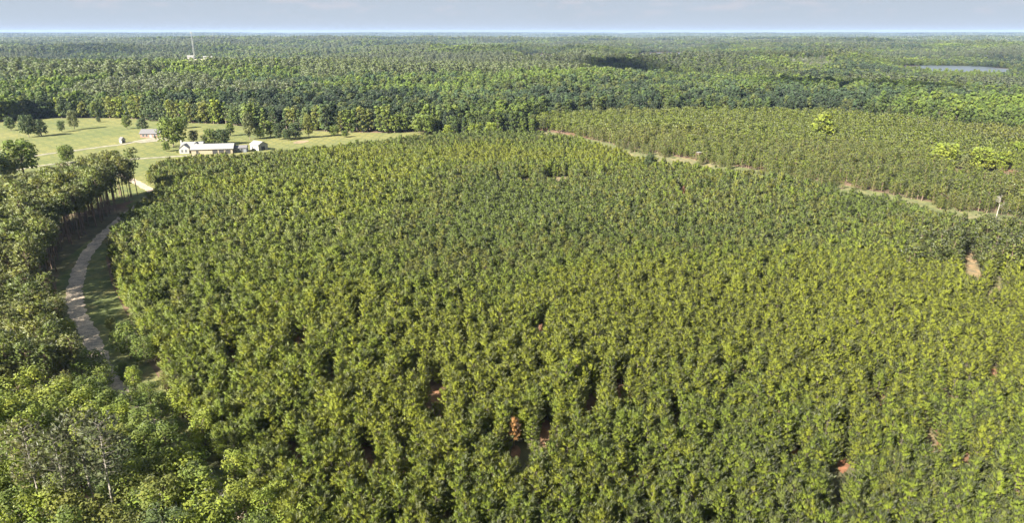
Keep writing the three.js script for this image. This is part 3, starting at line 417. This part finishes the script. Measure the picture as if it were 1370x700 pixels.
{
  const R = rng(611), list = [], roomy = [[1098, 190, 6], [1258, 226, 7], [1310, 230, 6], [1336, 228, 6], [1362, 218, 6], [1285, 227, 4]].map(([a, b, w]) => [...at(a, b), w]);
  for (let x = -40; x < 560; x += 2.9) for (let z = -640; z < -150; z += 2.9) {
    const px = x + (R() - 0.5) * 2.6, pz = z + (R() - 0.5) * 2.6, r1 = R(), r2 = R(), r3 = R(), r4 = R();
    if (Math.abs(px) > -pz * 0.86 + 20 || !inside(rightStand, px, pz)) continue;
    if (roomy.some(([a, b, w]) => Math.abs(px - a) < w && pz > b - 4 && pz < b + 22)) continue;
    const f = fbm(px / 60 + 8, pz / 60, 3), de = distTo(strip.slice(0, 11), px, pz);
    if (r1 < 0.08 + (f > 0.35 ? 0.3 : 0)) continue;
    list.push({ p: { x: px, z: pz, s: (de < 7 ? 0.5 : 0.62) + 0.36 * r2 + 0.25 * f, w: 1.3, turn: r3 * 6.28, lean: (r4 - 0.5) * 0.06 }, k: Math.floor(r4 * 2.999), v: r3 + f * 0.9, d: Math.hypot(px, pz), de });
  }
  for (let k = 0; k < 330; k++) { const t = R(), i = Math.floor(t * 9), q = t * 9 - i, o = 1 + R() * 13, [ax, az] = strip[i + 1], [bx, bz] = strip[Math.min(10, i + 2)], x = lerp(ax, bx, q) - o * 0.35, z = lerp(az, bz, q) + o, r = R(); if (fbm(x / 16, z / 16, 2) > -0.06) list.push({ p: { x, z, s: 0.28 + 0.34 * r, w: 1.5, turn: r * 6 }, k: k % 3, v: R(), d: 1, de: 1, sapling: 1 }); }
  // dark bigger pines at the young stand's eastern corner
  for (let k = 0; k < 120; k++) { const [x, z] = at(1215 + R() * 200, 296 + R() * 48 + R() * 10, 5), r = R(); if (hidesGap(x, z, 7)) continue; list.push({ p: { x, z, s: 0.8 + 0.25 * R(), w: 1.35, turn: r * 6.28 }, k: k % 3, v: r * 0.35, d: 0.5, corner: 1 }); }
  list.sort((a, b) => (a.corner ? -1 : a.de) - (b.corner ? -1 : b.de));
  let n = 0; const rest = [];
  for (const e of list) {
    const key = e.v < 0.22 ? 'deep' : e.v < 0.45 ? 'green' : e.v < 0.72 ? 'grey' : 'olive', said = { deep: 'deep green', green: 'mid green', olive: 'olive green', grey: 'grey-green' }[key];
    const c3 = PT[key], patch = sstep(-0.25, 0.3, fbm(e.p.x / 80 + 3, e.p.z / 80 + 1, 3)), rgb = mix3([c3[0] * 1.1, c3[1] * 1.06, c3[2]], YT.fresh, e.corner ? 0 : 0.35 + 0.6 * patch);
    if (n < 280 && inFrame(e.p, 8, -4) && (e.corner || e.de < 14)) { n++; individual('edge_pine', thinModels[e.k], rgb, e.p, e.corner ? `${e.p.s < 0.88 ? 'low' : e.p.s > 0.98 ? 'large' : 'mid-sized'} dark ${said} ${['round', 'broad', 'upright'][e.k]} pine at the corner near the sandy patches` : e.sapling ? `${e.p.s < 0.36 ? 'tiny' : e.p.s > 0.52 ? 'stout' : 'small'} ${said} ${['round', 'broad', 'upright'][e.k]} pine sapling standing in the cleared strip` : `${e.p.s < 0.85 ? 'low ' : e.p.s > 1.05 ? 'high ' : ''}${said} ${['round', 'broad', 'upright'][e.k]} pine on the edge of the cleared strip`, 'pine tree', e.corner ? 'dark pines by the sandy patches' : e.sapling ? 'saplings in the cleared strip' : 'pines edging the cleared strip'); }
    else rest.push({ model: e.v * 97 % 1 < 0.45 ? youngModels[(e.k * 2 + 1) % 8].far : e.d < 420 ? thinModels[e.k] : thinFar[e.k % 2], p: e.p, rgb });
  }
  mass('thinned_pine_stand', 'older grey-green pine stand beyond the cleared strip', 'pine wood', rest);
  console.log('right', n, rest.length);
}
// --- trees standing alone or in small groups on the pasture: base pixel, top row, width in pixels
const lone = [
  [16, 175, 156, 14, 'blue', 'dusky round tree by the fence of the pasture near the forest'], [40, 184, 153, 20, 'dark', 'large dark tree of a pair on the open pasture'], [57, 183, 158, 16, 'dark', 'smaller rounded dark tree of the pair on the pasture'],
  [84, 177, 161, 10, 'blue', 'small oval tree on the pasture between larger trees'], [101, 174, 147, 14, 'grey', 'tall narrow grey-green tree on the pasture'], [133, 164, 156, 6, 'dark', 'tiny dark tree at the far edge of the pasture'],
  [171, 173, 154, 12, 'mid', 'upright tree on the lawn behind the brick house'], [92, 219, 194, 21, 'mid', 'single round tree beside the pale farm lane'], [33, 233, 186, 44, 'mid', 'big spreading tree at the end of the pine wood'], [-2, 240, 206, 34, 'dark', 'dark tree next to the big spreading tree'], [16, 238, 212, 26, 'olive', 'olive tree under the big spreading tree'],
  [192, 175, 157, 16, 'dark', 'dark rounded tree behind the brick house'], [233, 197, 156, 36, 'mid', 'huge oak-like tree hiding half of the brick house'], [223.5, 203, 190, 10, 'mid', 'small bushy tree in front of the huge tree'],
  [260, 191, 173, 17, 'grey', 'loose grey-green tree behind the white farmhouse'], [283, 194, 172, 20, 'mid', 'round green tree behind the metal roof'], [299, 194, 172, 22, 'dark', 'dark round tree behind the metal roof'],
  [309, 182, 163, 12, 'mid', 'slim tree standing on the lawn behind the dark round tree'], [335, 187, 150, 16, 'grey', 'tall loose pale tree behind the white garage'], [349, 186, 168, 14, 'mid', 'low green tree behind the garage'], [363, 184, 160, 15, 'mid', 'green tree in the row beside the sandy patch'],
  [374, 187, 163, 14, 'dark', 'dark tree with forked trunk in the row by the sandy patch'], [385, 188, 172, 12, 'dark', 'low dark tree between two others by the sandy patch'], [396, 186, 163, 18, 'dark', 'wide dark tree above the sandy patch'], [414, 185, 152, 14, 'olive', 'tall olive tree beyond the sandy patch'],
  [448, 182, 168, 14, 'mid', 'rounded tree before the forest edge'], [568, 180, 152, 32, 'mid', 'broad round tree at the pasture tip'], [462, 184, 174, 12, 'mid', 'low bush-like tree at the forest edge'], [245, 172, 158, 14, 'mid', 'tree at the lawn edge behind the huge tree'],
  [1098, 190, 148, 28, 'lime', 'bright lime green tree rising above the older pine stand'], [1258, 226, 190, 36, 'lime', 'pale lime tree in the older pine stand'], [1310, 230, 196, 32, 'lime', 'lime tree next to grey-green one in the older pine stand'], [1336, 228, 200, 30, 'bright', 'bright green tree beside two lime trees'], [1362, 218, 188, 30, 'bright', 'bright leafy tree at the end of the older pine stand'], [1285, 227, 206, 18, 'grey', 'grey-green tree between two lime trees'],
  [600, 184, 166, 18, 'bright', 'light green tree at the far tip of the plantation'], [636, 184, 164, 20, 'bright', 'light green conical tree behind the plantation crest'], [658, 184, 163, 18, 'bright', 'light green tree beside the conical one behind the crest'], [1052, 200, 178, 20, 'mid', 'green tree poking out of the older pine stand'], [925, 200, 180, 20, 'bright', 'green leafy tree among the older pines'], [1222, 300, 276, 22, 'mid', 'leafy green tree at the corner of the cleared strip'], [1046, 262, 232, 22, 'mid', 'leafy green tree on the edge of the cleared strip'], [868, 232, 205, 15, 'deep', 'young dark tree standing in the cleared strip']];
lone.forEach(([a, b, top, w, key, label], i) => {
  const [x, z] = at(a, b), y = ground(x, z), q = project(x, y, z), D = q[2];
  let h = 8; for (let k = 0; k < 6; k++) { const t = project(x, y + h, z); h *= (q[1] - top) / (q[1] - t[1]); }
  const model = w > 30 ? broadModels[1] : broadModels[i % 3], s = h / (model.H * 0.99), width = w * D / FPX, spread = [8, 9, 7][broadModels.indexOf(model)];
  individual('pasture_tree', model, BT[key] ?? BT.dark, { x, z, s, w: Math.min(1.6, Math.max(0.6, width / spread / s * 1.08)), turn: i * 1.7 }, label, 'tree', i < 29 ? 'trees on the pasture' : 'leafy trees standing out of the pines');
});
[[191, 183, 1.6, 'small round bush beside the brick house'], [208, 185, 1.5, 'low shrub on the gravel yard'], [213, 186, 1.3, 'shrub by the gravel yard close to the huge tree'], [238, 205, 1.2, 'small shrub by the white farmhouse'], [366, 202, 2.0, 'bush at the corner of the white garage']].forEach(([a, b, h, label], i) => { const [x, z] = at(a, b); individual('shrub', lowLeafy[i % 3], BT[['olive', 'dark', 'mid', 'mid', 'dark'][i]], { x, z, s: h / 8, w: 1.5, turn: i }, label, 'shrub', 'shrubs round the farm'); });

// --- the forest beyond
{
  const R = rng(909), edgeLine = poly([[-120, 168], [0, 164], [60, 158.5], [110, 158.5], [165, 158.5], [230, 164.5], [300, 166.5], [335, 171], [440, 176.5], [520, 178.5], [592, 176.5], [640, 172], [700, 168]]);
  let n = 0;
  for (let i = 0; i + 1 < edgeLine.length; i++) { const [ax, az] = edgeLine[i], [bx, bz] = edgeLine[i + 1], l = Math.hypot(bx - ax, bz - az); for (let d = 0; d < l; d += 4.2 + 2.5 * R()) { const t = d / l, x = lerp(ax, bx, t) + (R() - 0.5) * 3, z = lerp(az, bz, t) - R() * 5, v = R(), key = v < 0.3 ? 'dark' : v < 0.6 ? 'mid' : v < 0.75 ? 'blue' : v < 0.92 ? 'olive' : 'bright'; if (!inFrame({ x, z }, 14, 20)) continue; const k = Math.floor(R() * 3.999), size = 1.0 + 0.45 * R(); n++; individual('forest_edge_tree', broadMid[k], BT[key], { x, z, s: size, w: 0.95 + 0.2 * R(), turn: R() * 6.28 }, `${size < 1.13 ? 'lower' : size > 1.3 ? 'tall' : 'mid-height'} ${{ dark: 'dark green', mid: 'mid green', blue: 'blue-green', olive: 'olive', bright: 'bright green' }[key]} ${k === 3 ? 'pointed' : 'rounded'} tree on the forest edge above the pasture`, 'tree', 'trees on the forest edge'); } }
  const list = [];
  const barred = [pasture, stand, strip, leftStand, lowerLeft, rightStand];
  const AW = 0.79, put = (x, z, r, cell) => {
    if (r < 660 && barred.some(b => inside(b, x, z))) return;
    if (r < 660 && distTo(edgeLine, x, z) < 4) return;
    if (r < 450) return;
    if (r > 600 && (towerYard(x, z) < 1 || FIELDS.some(f => f(x, z) < 1))) return;
    let s = 1; for (const l of LAKES) { const e = l.f(x, z); if (e < 1.2) return; if (e < 2.6) s = Math.min(s, 0.62 + 0.38 * sstep(1.3, 2.6, e)); }
    const th = towerHill(x, z); if (th < 2.4) s = Math.min(s, lerp(0.45, 1, sstep(1.0, 2.4, th)));
    const wx = x + 60 * noise(x / 90, z / 90), wz = z + 60 * noise(x / 90 + 40, z / 90), pi = Math.floor(wx / 210), pj = Math.floor(wz / 150), lot = hash2(pi + 77, pj - 31), lot2 = hash2(pi - 5, pj + 91);
    s *= r > 600 ? 0.72 + 0.5 * lot : 1;
    const f = 0.6 * fbm(x / 330 + 2.2, z / 330 + 6, 4) + 0.5 * (lot2 - 0.5), g = fbm(x / 120 + 9, z / 120, 3), r1 = R(), r2 = R(), r3 = R(), r4 = R();
    const px = 685 + FPX * 1.05 * x / -z, pineBelt = (px > 400 && px < 790 && r > 850 && r < 1750) ? 0.5 : (px < 330 && r > 800 && r < 1300) ? 0.1 : px > 790 && r < 900 ? -0.35 : 0;
    const pine = f + pineBelt + (r1 - 0.5) * 0.35 > 0.12;
    let c3;
    if (pine) c3 = mix3(PT.grey, PT.green, r2); else { const v = g * 1.5 + (r2 - 0.5) * 1.0 - 0.05; c3 = v > 0.42 ? BT.bright : v > 0.12 ? mix3(BT.mid, BT.bright, 0.35) : v > -0.12 ? BT.mid : v > -0.32 ? BT.olive : v > -0.5 ? BT.blue : BT.dark; }
    if (marsh(x, z) + 1.1 * fbm(x / 40, z / 40, 3) < 0.75) { c3 = mix3([0.20, 0.19, 0.11], c3, r2); s *= 0.55; }
    const j = (0.85 + 0.3 * r3) * (0.72 + 0.46 * hash2(pi + 3, pj + 8)), big = Math.max(1, cell / 6.4), sc = s * (0.66 + 0.72 * r4 * r4 + 0.2 * g) * Math.pow(big, 0.25);
    const model = pine ? (r < 800 ? tallFar[Math.floor(r3 * 2.999)] : pineFar[r3 < 0.5 ? 0 : 1]) : r < 950 ? broadMid[Math.floor(r3 * 3.999)] : broadFar[Math.floor(r3 * 2.999)];
    list.push({ model, p: { x, z, s: sc, w: big / Math.pow(big, 0.25) * (pine ? 1.35 : 1.05), turn: r1 * 6.28 }, rgb: [c3[0] * j * 0.72, c3[1] * j * 0.80, c3[2] * j * 1.1] });
  };
  for (let r = 300; r < 4600;) { const cell = r < 900 ? 4.5 : r < 1600 ? 5.6 : r < 2800 ? 8.5 : 12.5, na = Math.floor(2 * AW * r / cell); for (let k = 0; k < na; k++) { const a = -AW + 2 * AW * (k + R()) / na, rr = r + (R() - 0.5) * cell * 0.9; put(Math.sin(a) * rr, -Math.cos(a) * rr, rr, cell); } r += cell; }
  mass('forest', 'wide mixed forest of leafy trees and pines reaching toward the horizon', 'forest', list);
  console.log('edge', n, 'forest', list.length);
  // farther still: canopy in blocks of many crowns
  const block = seed => { const Q = rng(seed), c = new Builder(); for (let k = 0; k < 46; k++) { const cx = (Q() - 0.5) * 66, cz = (Q() - 0.5) * 66, h = 9 + 8 * Q(), rad = 3.4 + 2.6 * Q(), kk = 0.7 + 0.6 * Q(), ww = (Q() - 0.5) * 0.2; for (let q = 0; q < 9; q++) { const d = rdir(Q); d[1] = Math.abs(d[1]); const p = [cx + d[0] * rad, h - rad * 0.8 + d[1] * rad, cz + d[2] * rad], n = unit(d[0] + (Q() - 0.5) * 0.6, d[1] + 0.3, d[2] + (Q() - 0.5) * 0.6), u = unit(-n[2], 0.2 * Q(), n[0]), v = unit(n[1] * u[2] - n[2] * u[1], n[2] * u[0] - n[0] * u[2], n[0] * u[1] - n[1] * u[0]), z = rad * 0.75, P = (e, f) => [p[0] + u[0] * e + v[0] * f, p[1] + u[1] * e + v[1] * f, p[2] + u[2] * e + v[2] * f], col = tone([1, 1, 1], kk * (0.9 + 0.2 * Q()), ww); c.tri(P(-z, 0), P(0, -z), P(z, 0), n, col); c.tri(P(-z, 0), P(z, 0), P(0, z), n, col); } } return { crown: c.build(), bare: true }; };
  const blocks = [block(1), block(2), block(3), block(4)], far = [];
  for (let r = 4560; r < 18500;) { const cell = r < 9000 ? 52 : 82, na = Math.floor(2 * AW * r / cell); for (let k = 0; k < na; k++) { const a = -AW + 2 * AW * (k + R()) / na, rr = r + (R() - 0.5) * cell * 0.8, x = Math.sin(a) * rr, z = -Math.cos(a) * rr; const f = fbm(x / 900 + 2, z / 900, 4); if (f > 0.36) continue; const g = fbm(x / 1500 + 5, z / 500 + 3, 3), q = R(), c3 = g > 0.05 ? mix3(BT.blue, BT.dark, q) : mix3(PT.deep, BT.dark, q), j = 0.8 + 0.3 * R(); far.push({ model: blocks[Math.floor(q * 3.999)], p: { x, z, y: height(x, z) - 1, s: cell > 60 ? 1.15 : 1, w: cell > 60 ? 1.15 : 1, turn: R() * 6.28 }, rgb: [c3[0] * j, c3[1] * j, c3[2] * j] }); } r += cell; }  // dark palette paints in the shade between crowns that the blocks cannot cast
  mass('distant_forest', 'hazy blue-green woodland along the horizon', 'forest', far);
  console.log('far', far.length);
}

// ---------------------------------------------------------------- buildings
const P = {
  white: mat(0.45, 0.44, 0.425, { map: grain, roughness: 0.8 }), cream: mat(0.42, 0.36, 0.265, { map: grain, roughness: 0.85 }), brick: mat(0.36, 0.23, 0.19, { map: grain, roughness: 0.95 }), slate: mat(0.25, 0.27, 0.31, { map: grain, roughness: 0.8 }),
  metalRoof: mat(0.42, 0.42, 0.415, { map: grain, roughness: 0.45, metalness: 0.15 }), shingle: mat(0.20, 0.195, 0.215, { map: grain, roughness: 0.95 }), paleShingle: mat(0.28, 0.285, 0.30, { map: grain, roughness: 0.9 }), dark: mat(0.03, 0.03, 0.03, { roughness: 0.9 }), glass: mat(0.05, 0.06, 0.07, { roughness: 0.15 }), wood: mat(0.26, 0.19, 0.13, { map: grain }), steel: mat(0.42, 0.42, 0.42, { roughness: 0.5, metalness: 0.5 }), cloud: mat(0.9, 0.9, 0.9, { roughness: 1 }),
};
const box = (w, h, d, x = 0, y = 0, z = 0) => new THREE.BoxGeometry(w, h, d).translate(x, y + h / 2, z);
// walls with gables: the ridge runs along x
function gableWalls(L, W, h, ridge) { const s = new THREE.Shape([[-W / 2, 0], [W / 2, 0], [W / 2, h], [0, ridge], [-W / 2, h]].map(p => new THREE.Vector2(...p))); const g = new THREE.ExtrudeGeometry(s, { depth: L, bevelEnabled: false }); g.translate(0, 0, -L / 2); g.rotateY(Math.PI / 2); return g; }
function roofSlope(L, W, h, ridge, side, over = 0.4, t = 0.14) { const run = W / 2 + over, drop = (ridge - h) / (W / 2) * over, y0 = h - drop + 0.03, y1 = ridge + 0.03; const s = new THREE.Shape([[0, y1], [run, y0], [run, y0 + t], [0, y1 + t]].map(p => new THREE.Vector2(...p))); const g = new THREE.ExtrudeGeometry(s, { depth: L + 2 * over, bevelEnabled: false }); g.translate(0, 0, -L / 2 - over); g.rotateY(side > 0 ? -Math.PI / 2 : Math.PI / 2); return g; }
function roofOn(root, L, W, h, ridge, m, over = 0.4) { for (const s of [1, -1]) mesh('roof_slope', roofSlope(L, W, h, ridge, s, over), m, root); }
function opening(root, name, w, h, x, y, z, turn, m, frame = P.white) { const o = mesh(name, box(w, h, 0.08), m, root); o.position.set(x, y, z); o.rotation.y = turn; const f = mesh(name + '_frame', mergeGeometries([box(w + 0.3, 0.15, 0.14, 0, h), box(0.15, h, 0.14, -w / 2 - 0.075), box(0.15, h, 0.14, w / 2 + 0.075)]), frame, o); return o; }
const site = (px, py) => { const [x, z] = at(px, py); return [x, ground(x, z) - 0.05, z]; };
{ // long barn with the white metal roof
  const b = thing('metal_roof_barn', 'long low barn with white metal roof and cream walls', 'barn', site(287, 204.5), 0.2);
  mesh('wall', gableWalls(21, 9, 2.9, 4.9), P.cream, b); roofOn(b, 21, 9, 2.9, 4.9, P.metalRoof, 0.6);
  for (const x of [-7.5, 1.5, 4.8, 8.1]) opening(b, x < 0 ? 'door' : 'bay_shade_panel', x < 0 ? 1.2 : 2.6, x < 0 ? 2.1 : 2.3, x, 0, 4.53, 0, P.dark, P.cream);  // the bays are flat dark panels painting the shade of an open side
  opening(b, 'door', 1.1, 2.0, -10.53, 0, 1.5, Math.PI / 2, P.wood, P.cream);
  const c = thing('lean_shed', 'low slate-grey shed joined to the end of the barn', 'shed', site(321.5, 203), 0.2);
  mesh('wall', gableWalls(8, 6, 2.5, 3.5), P.slate, c); roofOn(c, 8, 6, 2.5, 3.5, P.shingle, 0.4); opening(c, 'door', 1.0, 2.0, 1.6, 0, 3.03, 0, P.dark, P.slate); opening(c, 'window', 1.0, 0.9, -1.6, 1.0, 3.03, 0, P.glass);
}
{ // white farmhouse with crossing gables
  const b = thing('farmhouse', 'white farmhouse with pale grey crossing gable roofs and chimney', 'house', site(260, 203), 0.12);
  mesh('wall', gableWalls(11, 7, 3.0, 5.4), P.white, b); roofOn(b, 11, 7, 3.0, 5.4, P.paleShingle);
  const wing = mesh('front_wing', gableWalls(5, 5, 2.9, 4.9), P.white, b); wing.rotation.y = Math.PI / 2; wing.position.set(-2.8, 0, 4.4); roofOn(wing, 5, 5, 2.9, 4.9, P.paleShingle, 0.3);
  const ell = mesh('dormer', gableWalls(3, 2.4, 1.0, 2.2), P.white, b); ell.rotation.y = Math.PI / 2; ell.position.set(2.6, 3.3, 1.9); roofOn(ell, 3, 2.4, 1.0, 2.2, P.shingle, 0.25);
  mesh('chimney', box(0.8, 3.2, 0.7, -5.9, 3.2, 0.2), P.white, b);
  opening(b, 'door', 1.0, 2.1, 1.4, 0, 3.53, 0, P.wood); for (const x of [3.2, 4.6]) opening(b, 'window', 0.9, 1.3, x, 0.9, 3.53, 0, P.glass); for (const x of [-3.8, -1.8]) opening(b, 'window', 0.8, 1.3, x, 0.9, 6.93, 0, P.glass); opening(b, 'window', 0.9, 1.3, -5.53, 0.9, 1.4, -Math.PI / 2, P.glass);
}
{ // garage
  const b = thing('garage', 'small white gabled garage with dark end door', 'garage', site(347.5, 200.5), -0.61);
  mesh('wall', gableWalls(7.6, 6.2, 3.3, 4.9), P.white, b); roofOn(b, 7.6, 6.2, 3.3, 4.9, P.paleShingle, 0.35); opening(b, 'door', 2.4, 2.4, 3.83, 0, 0.2, Math.PI / 2, P.dark); opening(b, 'window', 0.8, 0.8, -1.5, 1.4, 3.13, 0, P.glass);
}
{ // brick house
  const b = thing('brick_house', 'brick house with grey roof half hidden by the huge tree', 'house', site(209, 183.2), 0.06);
  mesh('wall', gableWalls(15, 8, 2.7, 4.8), P.brick, b); roofOn(b, 15, 8, 2.7, 4.8, P.shingle, 0.5); mesh('chimney', box(0.9, 2.2, 0.7, 2.5, 3.6, -0.4), P.brick, b);
  opening(b, 'door', 1.0, 2.1, -1.2, 0, 4.03, 0, P.white); for (const x of [-5.6, -3.6, 1.2, 3.4]) opening(b, 'window', 1.1, 1.2, x, 0.9, 4.03, 0, P.glass);
  const w = thing('well_house', 'tiny white gabled hut alone on the open lawn', 'hut', site(165, 191.5), -0.5);
  mesh('wall', gableWalls(2.2, 2.4, 2.3, 3.5), P.white, w); roofOn(w, 2.2, 2.4, 2.3, 3.5, P.shingle, 0.25); opening(w, 'door', 0.9, 1.8, 1.13, 0, 0, Math.PI / 2, P.dark);
}
{ // mast and its yard on the far rise
  const [x, z] = along(256, TOWER_D), y = height(x, z), H = 48, m = thing('radio_mast', 'slender pale lattice radio mast rising past the horizon', 'mast', [x, y, z]);
  const leg = k => { const a = k * 2.094; return f => [Math.cos(a) * lerp(1.6, 0.7, f), H * f, Math.sin(a) * lerp(1.6, 0.7, f)]; };
  for (let k = 0; k < 3; k++) { const b = new Builder(); b.limb(leg(k)(0), leg(k)(1), 0.13, 0.10, 5, [1, 1, 1]); mesh('leg', b.build(), P.steel, m); const c = new Builder(), A = leg(k), B = leg((k + 1) % 3); for (let i = 0; i < 18; i++) c.limb(A(i / 18), B((i + 1) / 18), 0.05, 0.05, 3, [1, 1, 1]); mesh('bracing', c.build(), P.steel, m); mesh('antenna', box(0.5, 3.2, 0.4, Math.cos(k * 2.094) * 1.7, H - 4, Math.sin(k * 2.094) * 1.7), P.white, m); }
  mesh('lightning_rod', box(0.12, 1.2, 0.12, 0, H, 0), P.steel, m);
  const put = (px, D, L, W, h, label, wall, roof, name = 'far_building') => { const [bx, bz] = along(px, D), b = thing(name, label, 'building', [bx, height(bx, bz) - 0.3, bz], 0.3); mesh('wall', gableWalls(L, W, h, h * 1.45), wall, b); roofOn(b, L, W, h, h * 1.45, roof, 0.5); opening(b, 'door', 2, 2.2, 0, 0, W / 2 + 0.04, 0, P.dark); return b; };
  put(251, 1492, 11, 8, 4.5, 'white equipment building at the foot of the radio mast', P.white, P.metalRoof); put(274, 1500, 16, 6, 3, 'long pale shed on the bare yard beside the radio mast', P.white, P.metalRoof); put(234, 1475, 8, 7, 4, 'small white roof in the trees next to the radio mast yard', P.white, P.metalRoof);
  put(1132, 790, 12, 8, 3.4, 'lone white house in the dark part of the forest', P.white, P.metalRoof); put(95, 1490, 13, 8, 3.2, 'grey-roofed house in a forest clearing before the far haze', P.cream, P.shingle); put(103, 1470, 11, 8, 3.2, 'white house in the forest clearing beside a grey-roofed one', P.white, P.paleShingle);
}
{ // shooting hut on stilts at the edge of the cleared strip
  const [x, z] = at(934, 216), b = thing('stilt_hut', 'small wooden stilt hut with pale roof beside the cleared strip', 'hut', [x, ground(x, z), z], 0.4);
  for (const [dx, dz] of [[-0.75, -0.75], [0.75, -0.75], [0.75, 0.75], [-0.75, 0.75]]) mesh('leg', box(0.14, 3.4, 0.14, dx, 0, dz), P.wood, b);
  mesh('cabin', box(1.7, 1.2, 1.7, 0, 3.4, 0), P.wood, b); mesh('roof', box(2.1, 0.12, 2.1, 0, 4.6, 0), P.metalRoof, b); for (const [dx, dz, t] of [[0, 0.86, 0], [-0.86, 0, Math.PI / 2]]) opening(b, 'window', 1.0, 0.35, dx, 3.95, dz, t, P.dark, P.wood);
  const lad = mesh('ladder', mergeGeometries([box(0.06, 3.5, 0.06, -0.25), box(0.06, 3.5, 0.06, 0.25), ...[0, 1, 2, 3, 4, 5, 6, 7].map(k => box(0.44, 0.05, 0.05, 0, 0.3 + k * 0.4))]), P.wood, b); lad.position.set(1.25, 0, 0); lad.rotation.y = Math.PI / 2;
}
{ // pale dead tree
  const R = rng(5), [x, z] = at(1331, 293), o = thing('dead_snag', 'leafless pale grey dead tree standing over the dark pines', 'dead tree', [x, ground(x, z), z]), t = new Builder(), c = new Builder(), pale = [0.55, 0.51, 0.47];
  t.limb([0, 0, 0], [0.2, 4.5, 0.1], 0.16, 0.11, 6, pale); t.limb([0.2, 4.5, 0.1], [0.1, 8.4, 0], 0.11, 0.03, 5, pale);
  for (let k = 0; k < 16; k++) { const y = 3.6 + 4.4 * R(), a = R() * 6.28, L = 0.8 + 1.2 * R(), e = [Math.cos(a) * L, y + L * 0.7, Math.sin(a) * L]; c.limb([0.15, y, 0.05], e, 0.05, 0.015, 4, pale); for (let q = 0; q < 5; q++) { const f = 0.4 + 0.6 * R(), d = rdir(R), p = [lerp(0.15, e[0], f), lerp(y, e[1], f), lerp(0.05, e[2], f)]; c.limb(p, [p[0] + d[0] * 0.6, p[1] + Math.abs(d[1]) * 0.7, p[2] + d[2] * 0.6], 0.03, 0.012, 3, pale); } }
  mesh('trunk', t.build(), woodMat, o); mesh('branches', c.build(), woodMat, o);
}
// small fair-weather clouds high behind the camera: their shadows lie on the forest
[[838, 1140, 66, 190, 'small flat cloud shading the middle forest'], [1095, 880, 44, 140, 'small cloud shading the forest by the lone white house'], [1225, 860, 72, 85, 'ragged cloud shading the forest before the far lake']].forEach(([px, D, rx, rd, label], i) => {
  const [sx, sz] = along(px, D), A = 1350 + i * 60, g = new THREE.IcosahedronGeometry(1, 5), p = g.attributes.position, t = Math.atan2(sx, -sz);
  for (let k = 0; k < p.count; k++) { const x = p.getX(k), y = p.getY(k), z = p.getZ(k), n = 1 + 0.42 * fbm(x * 1.7 + 7 * i, z * 1.7 + y * 1.3, 4); p.setXYZ(k, x * rx * n, y * 14 * n * (y < 0 ? 0.4 : 1), z * rd * 0.8 * n); }
  g.computeVertexNormals(); const o = mesh(numbered('cloud'), g, P.cloud, scene); o.rotation.y = -t; o.position.set(sx + toSun.x / toSun.y * A, A, sz + toSun.z / toSun.y * A); tag(o, label, 'cloud', 'small clouds overhead');
});

renderer.render(scene, camera);
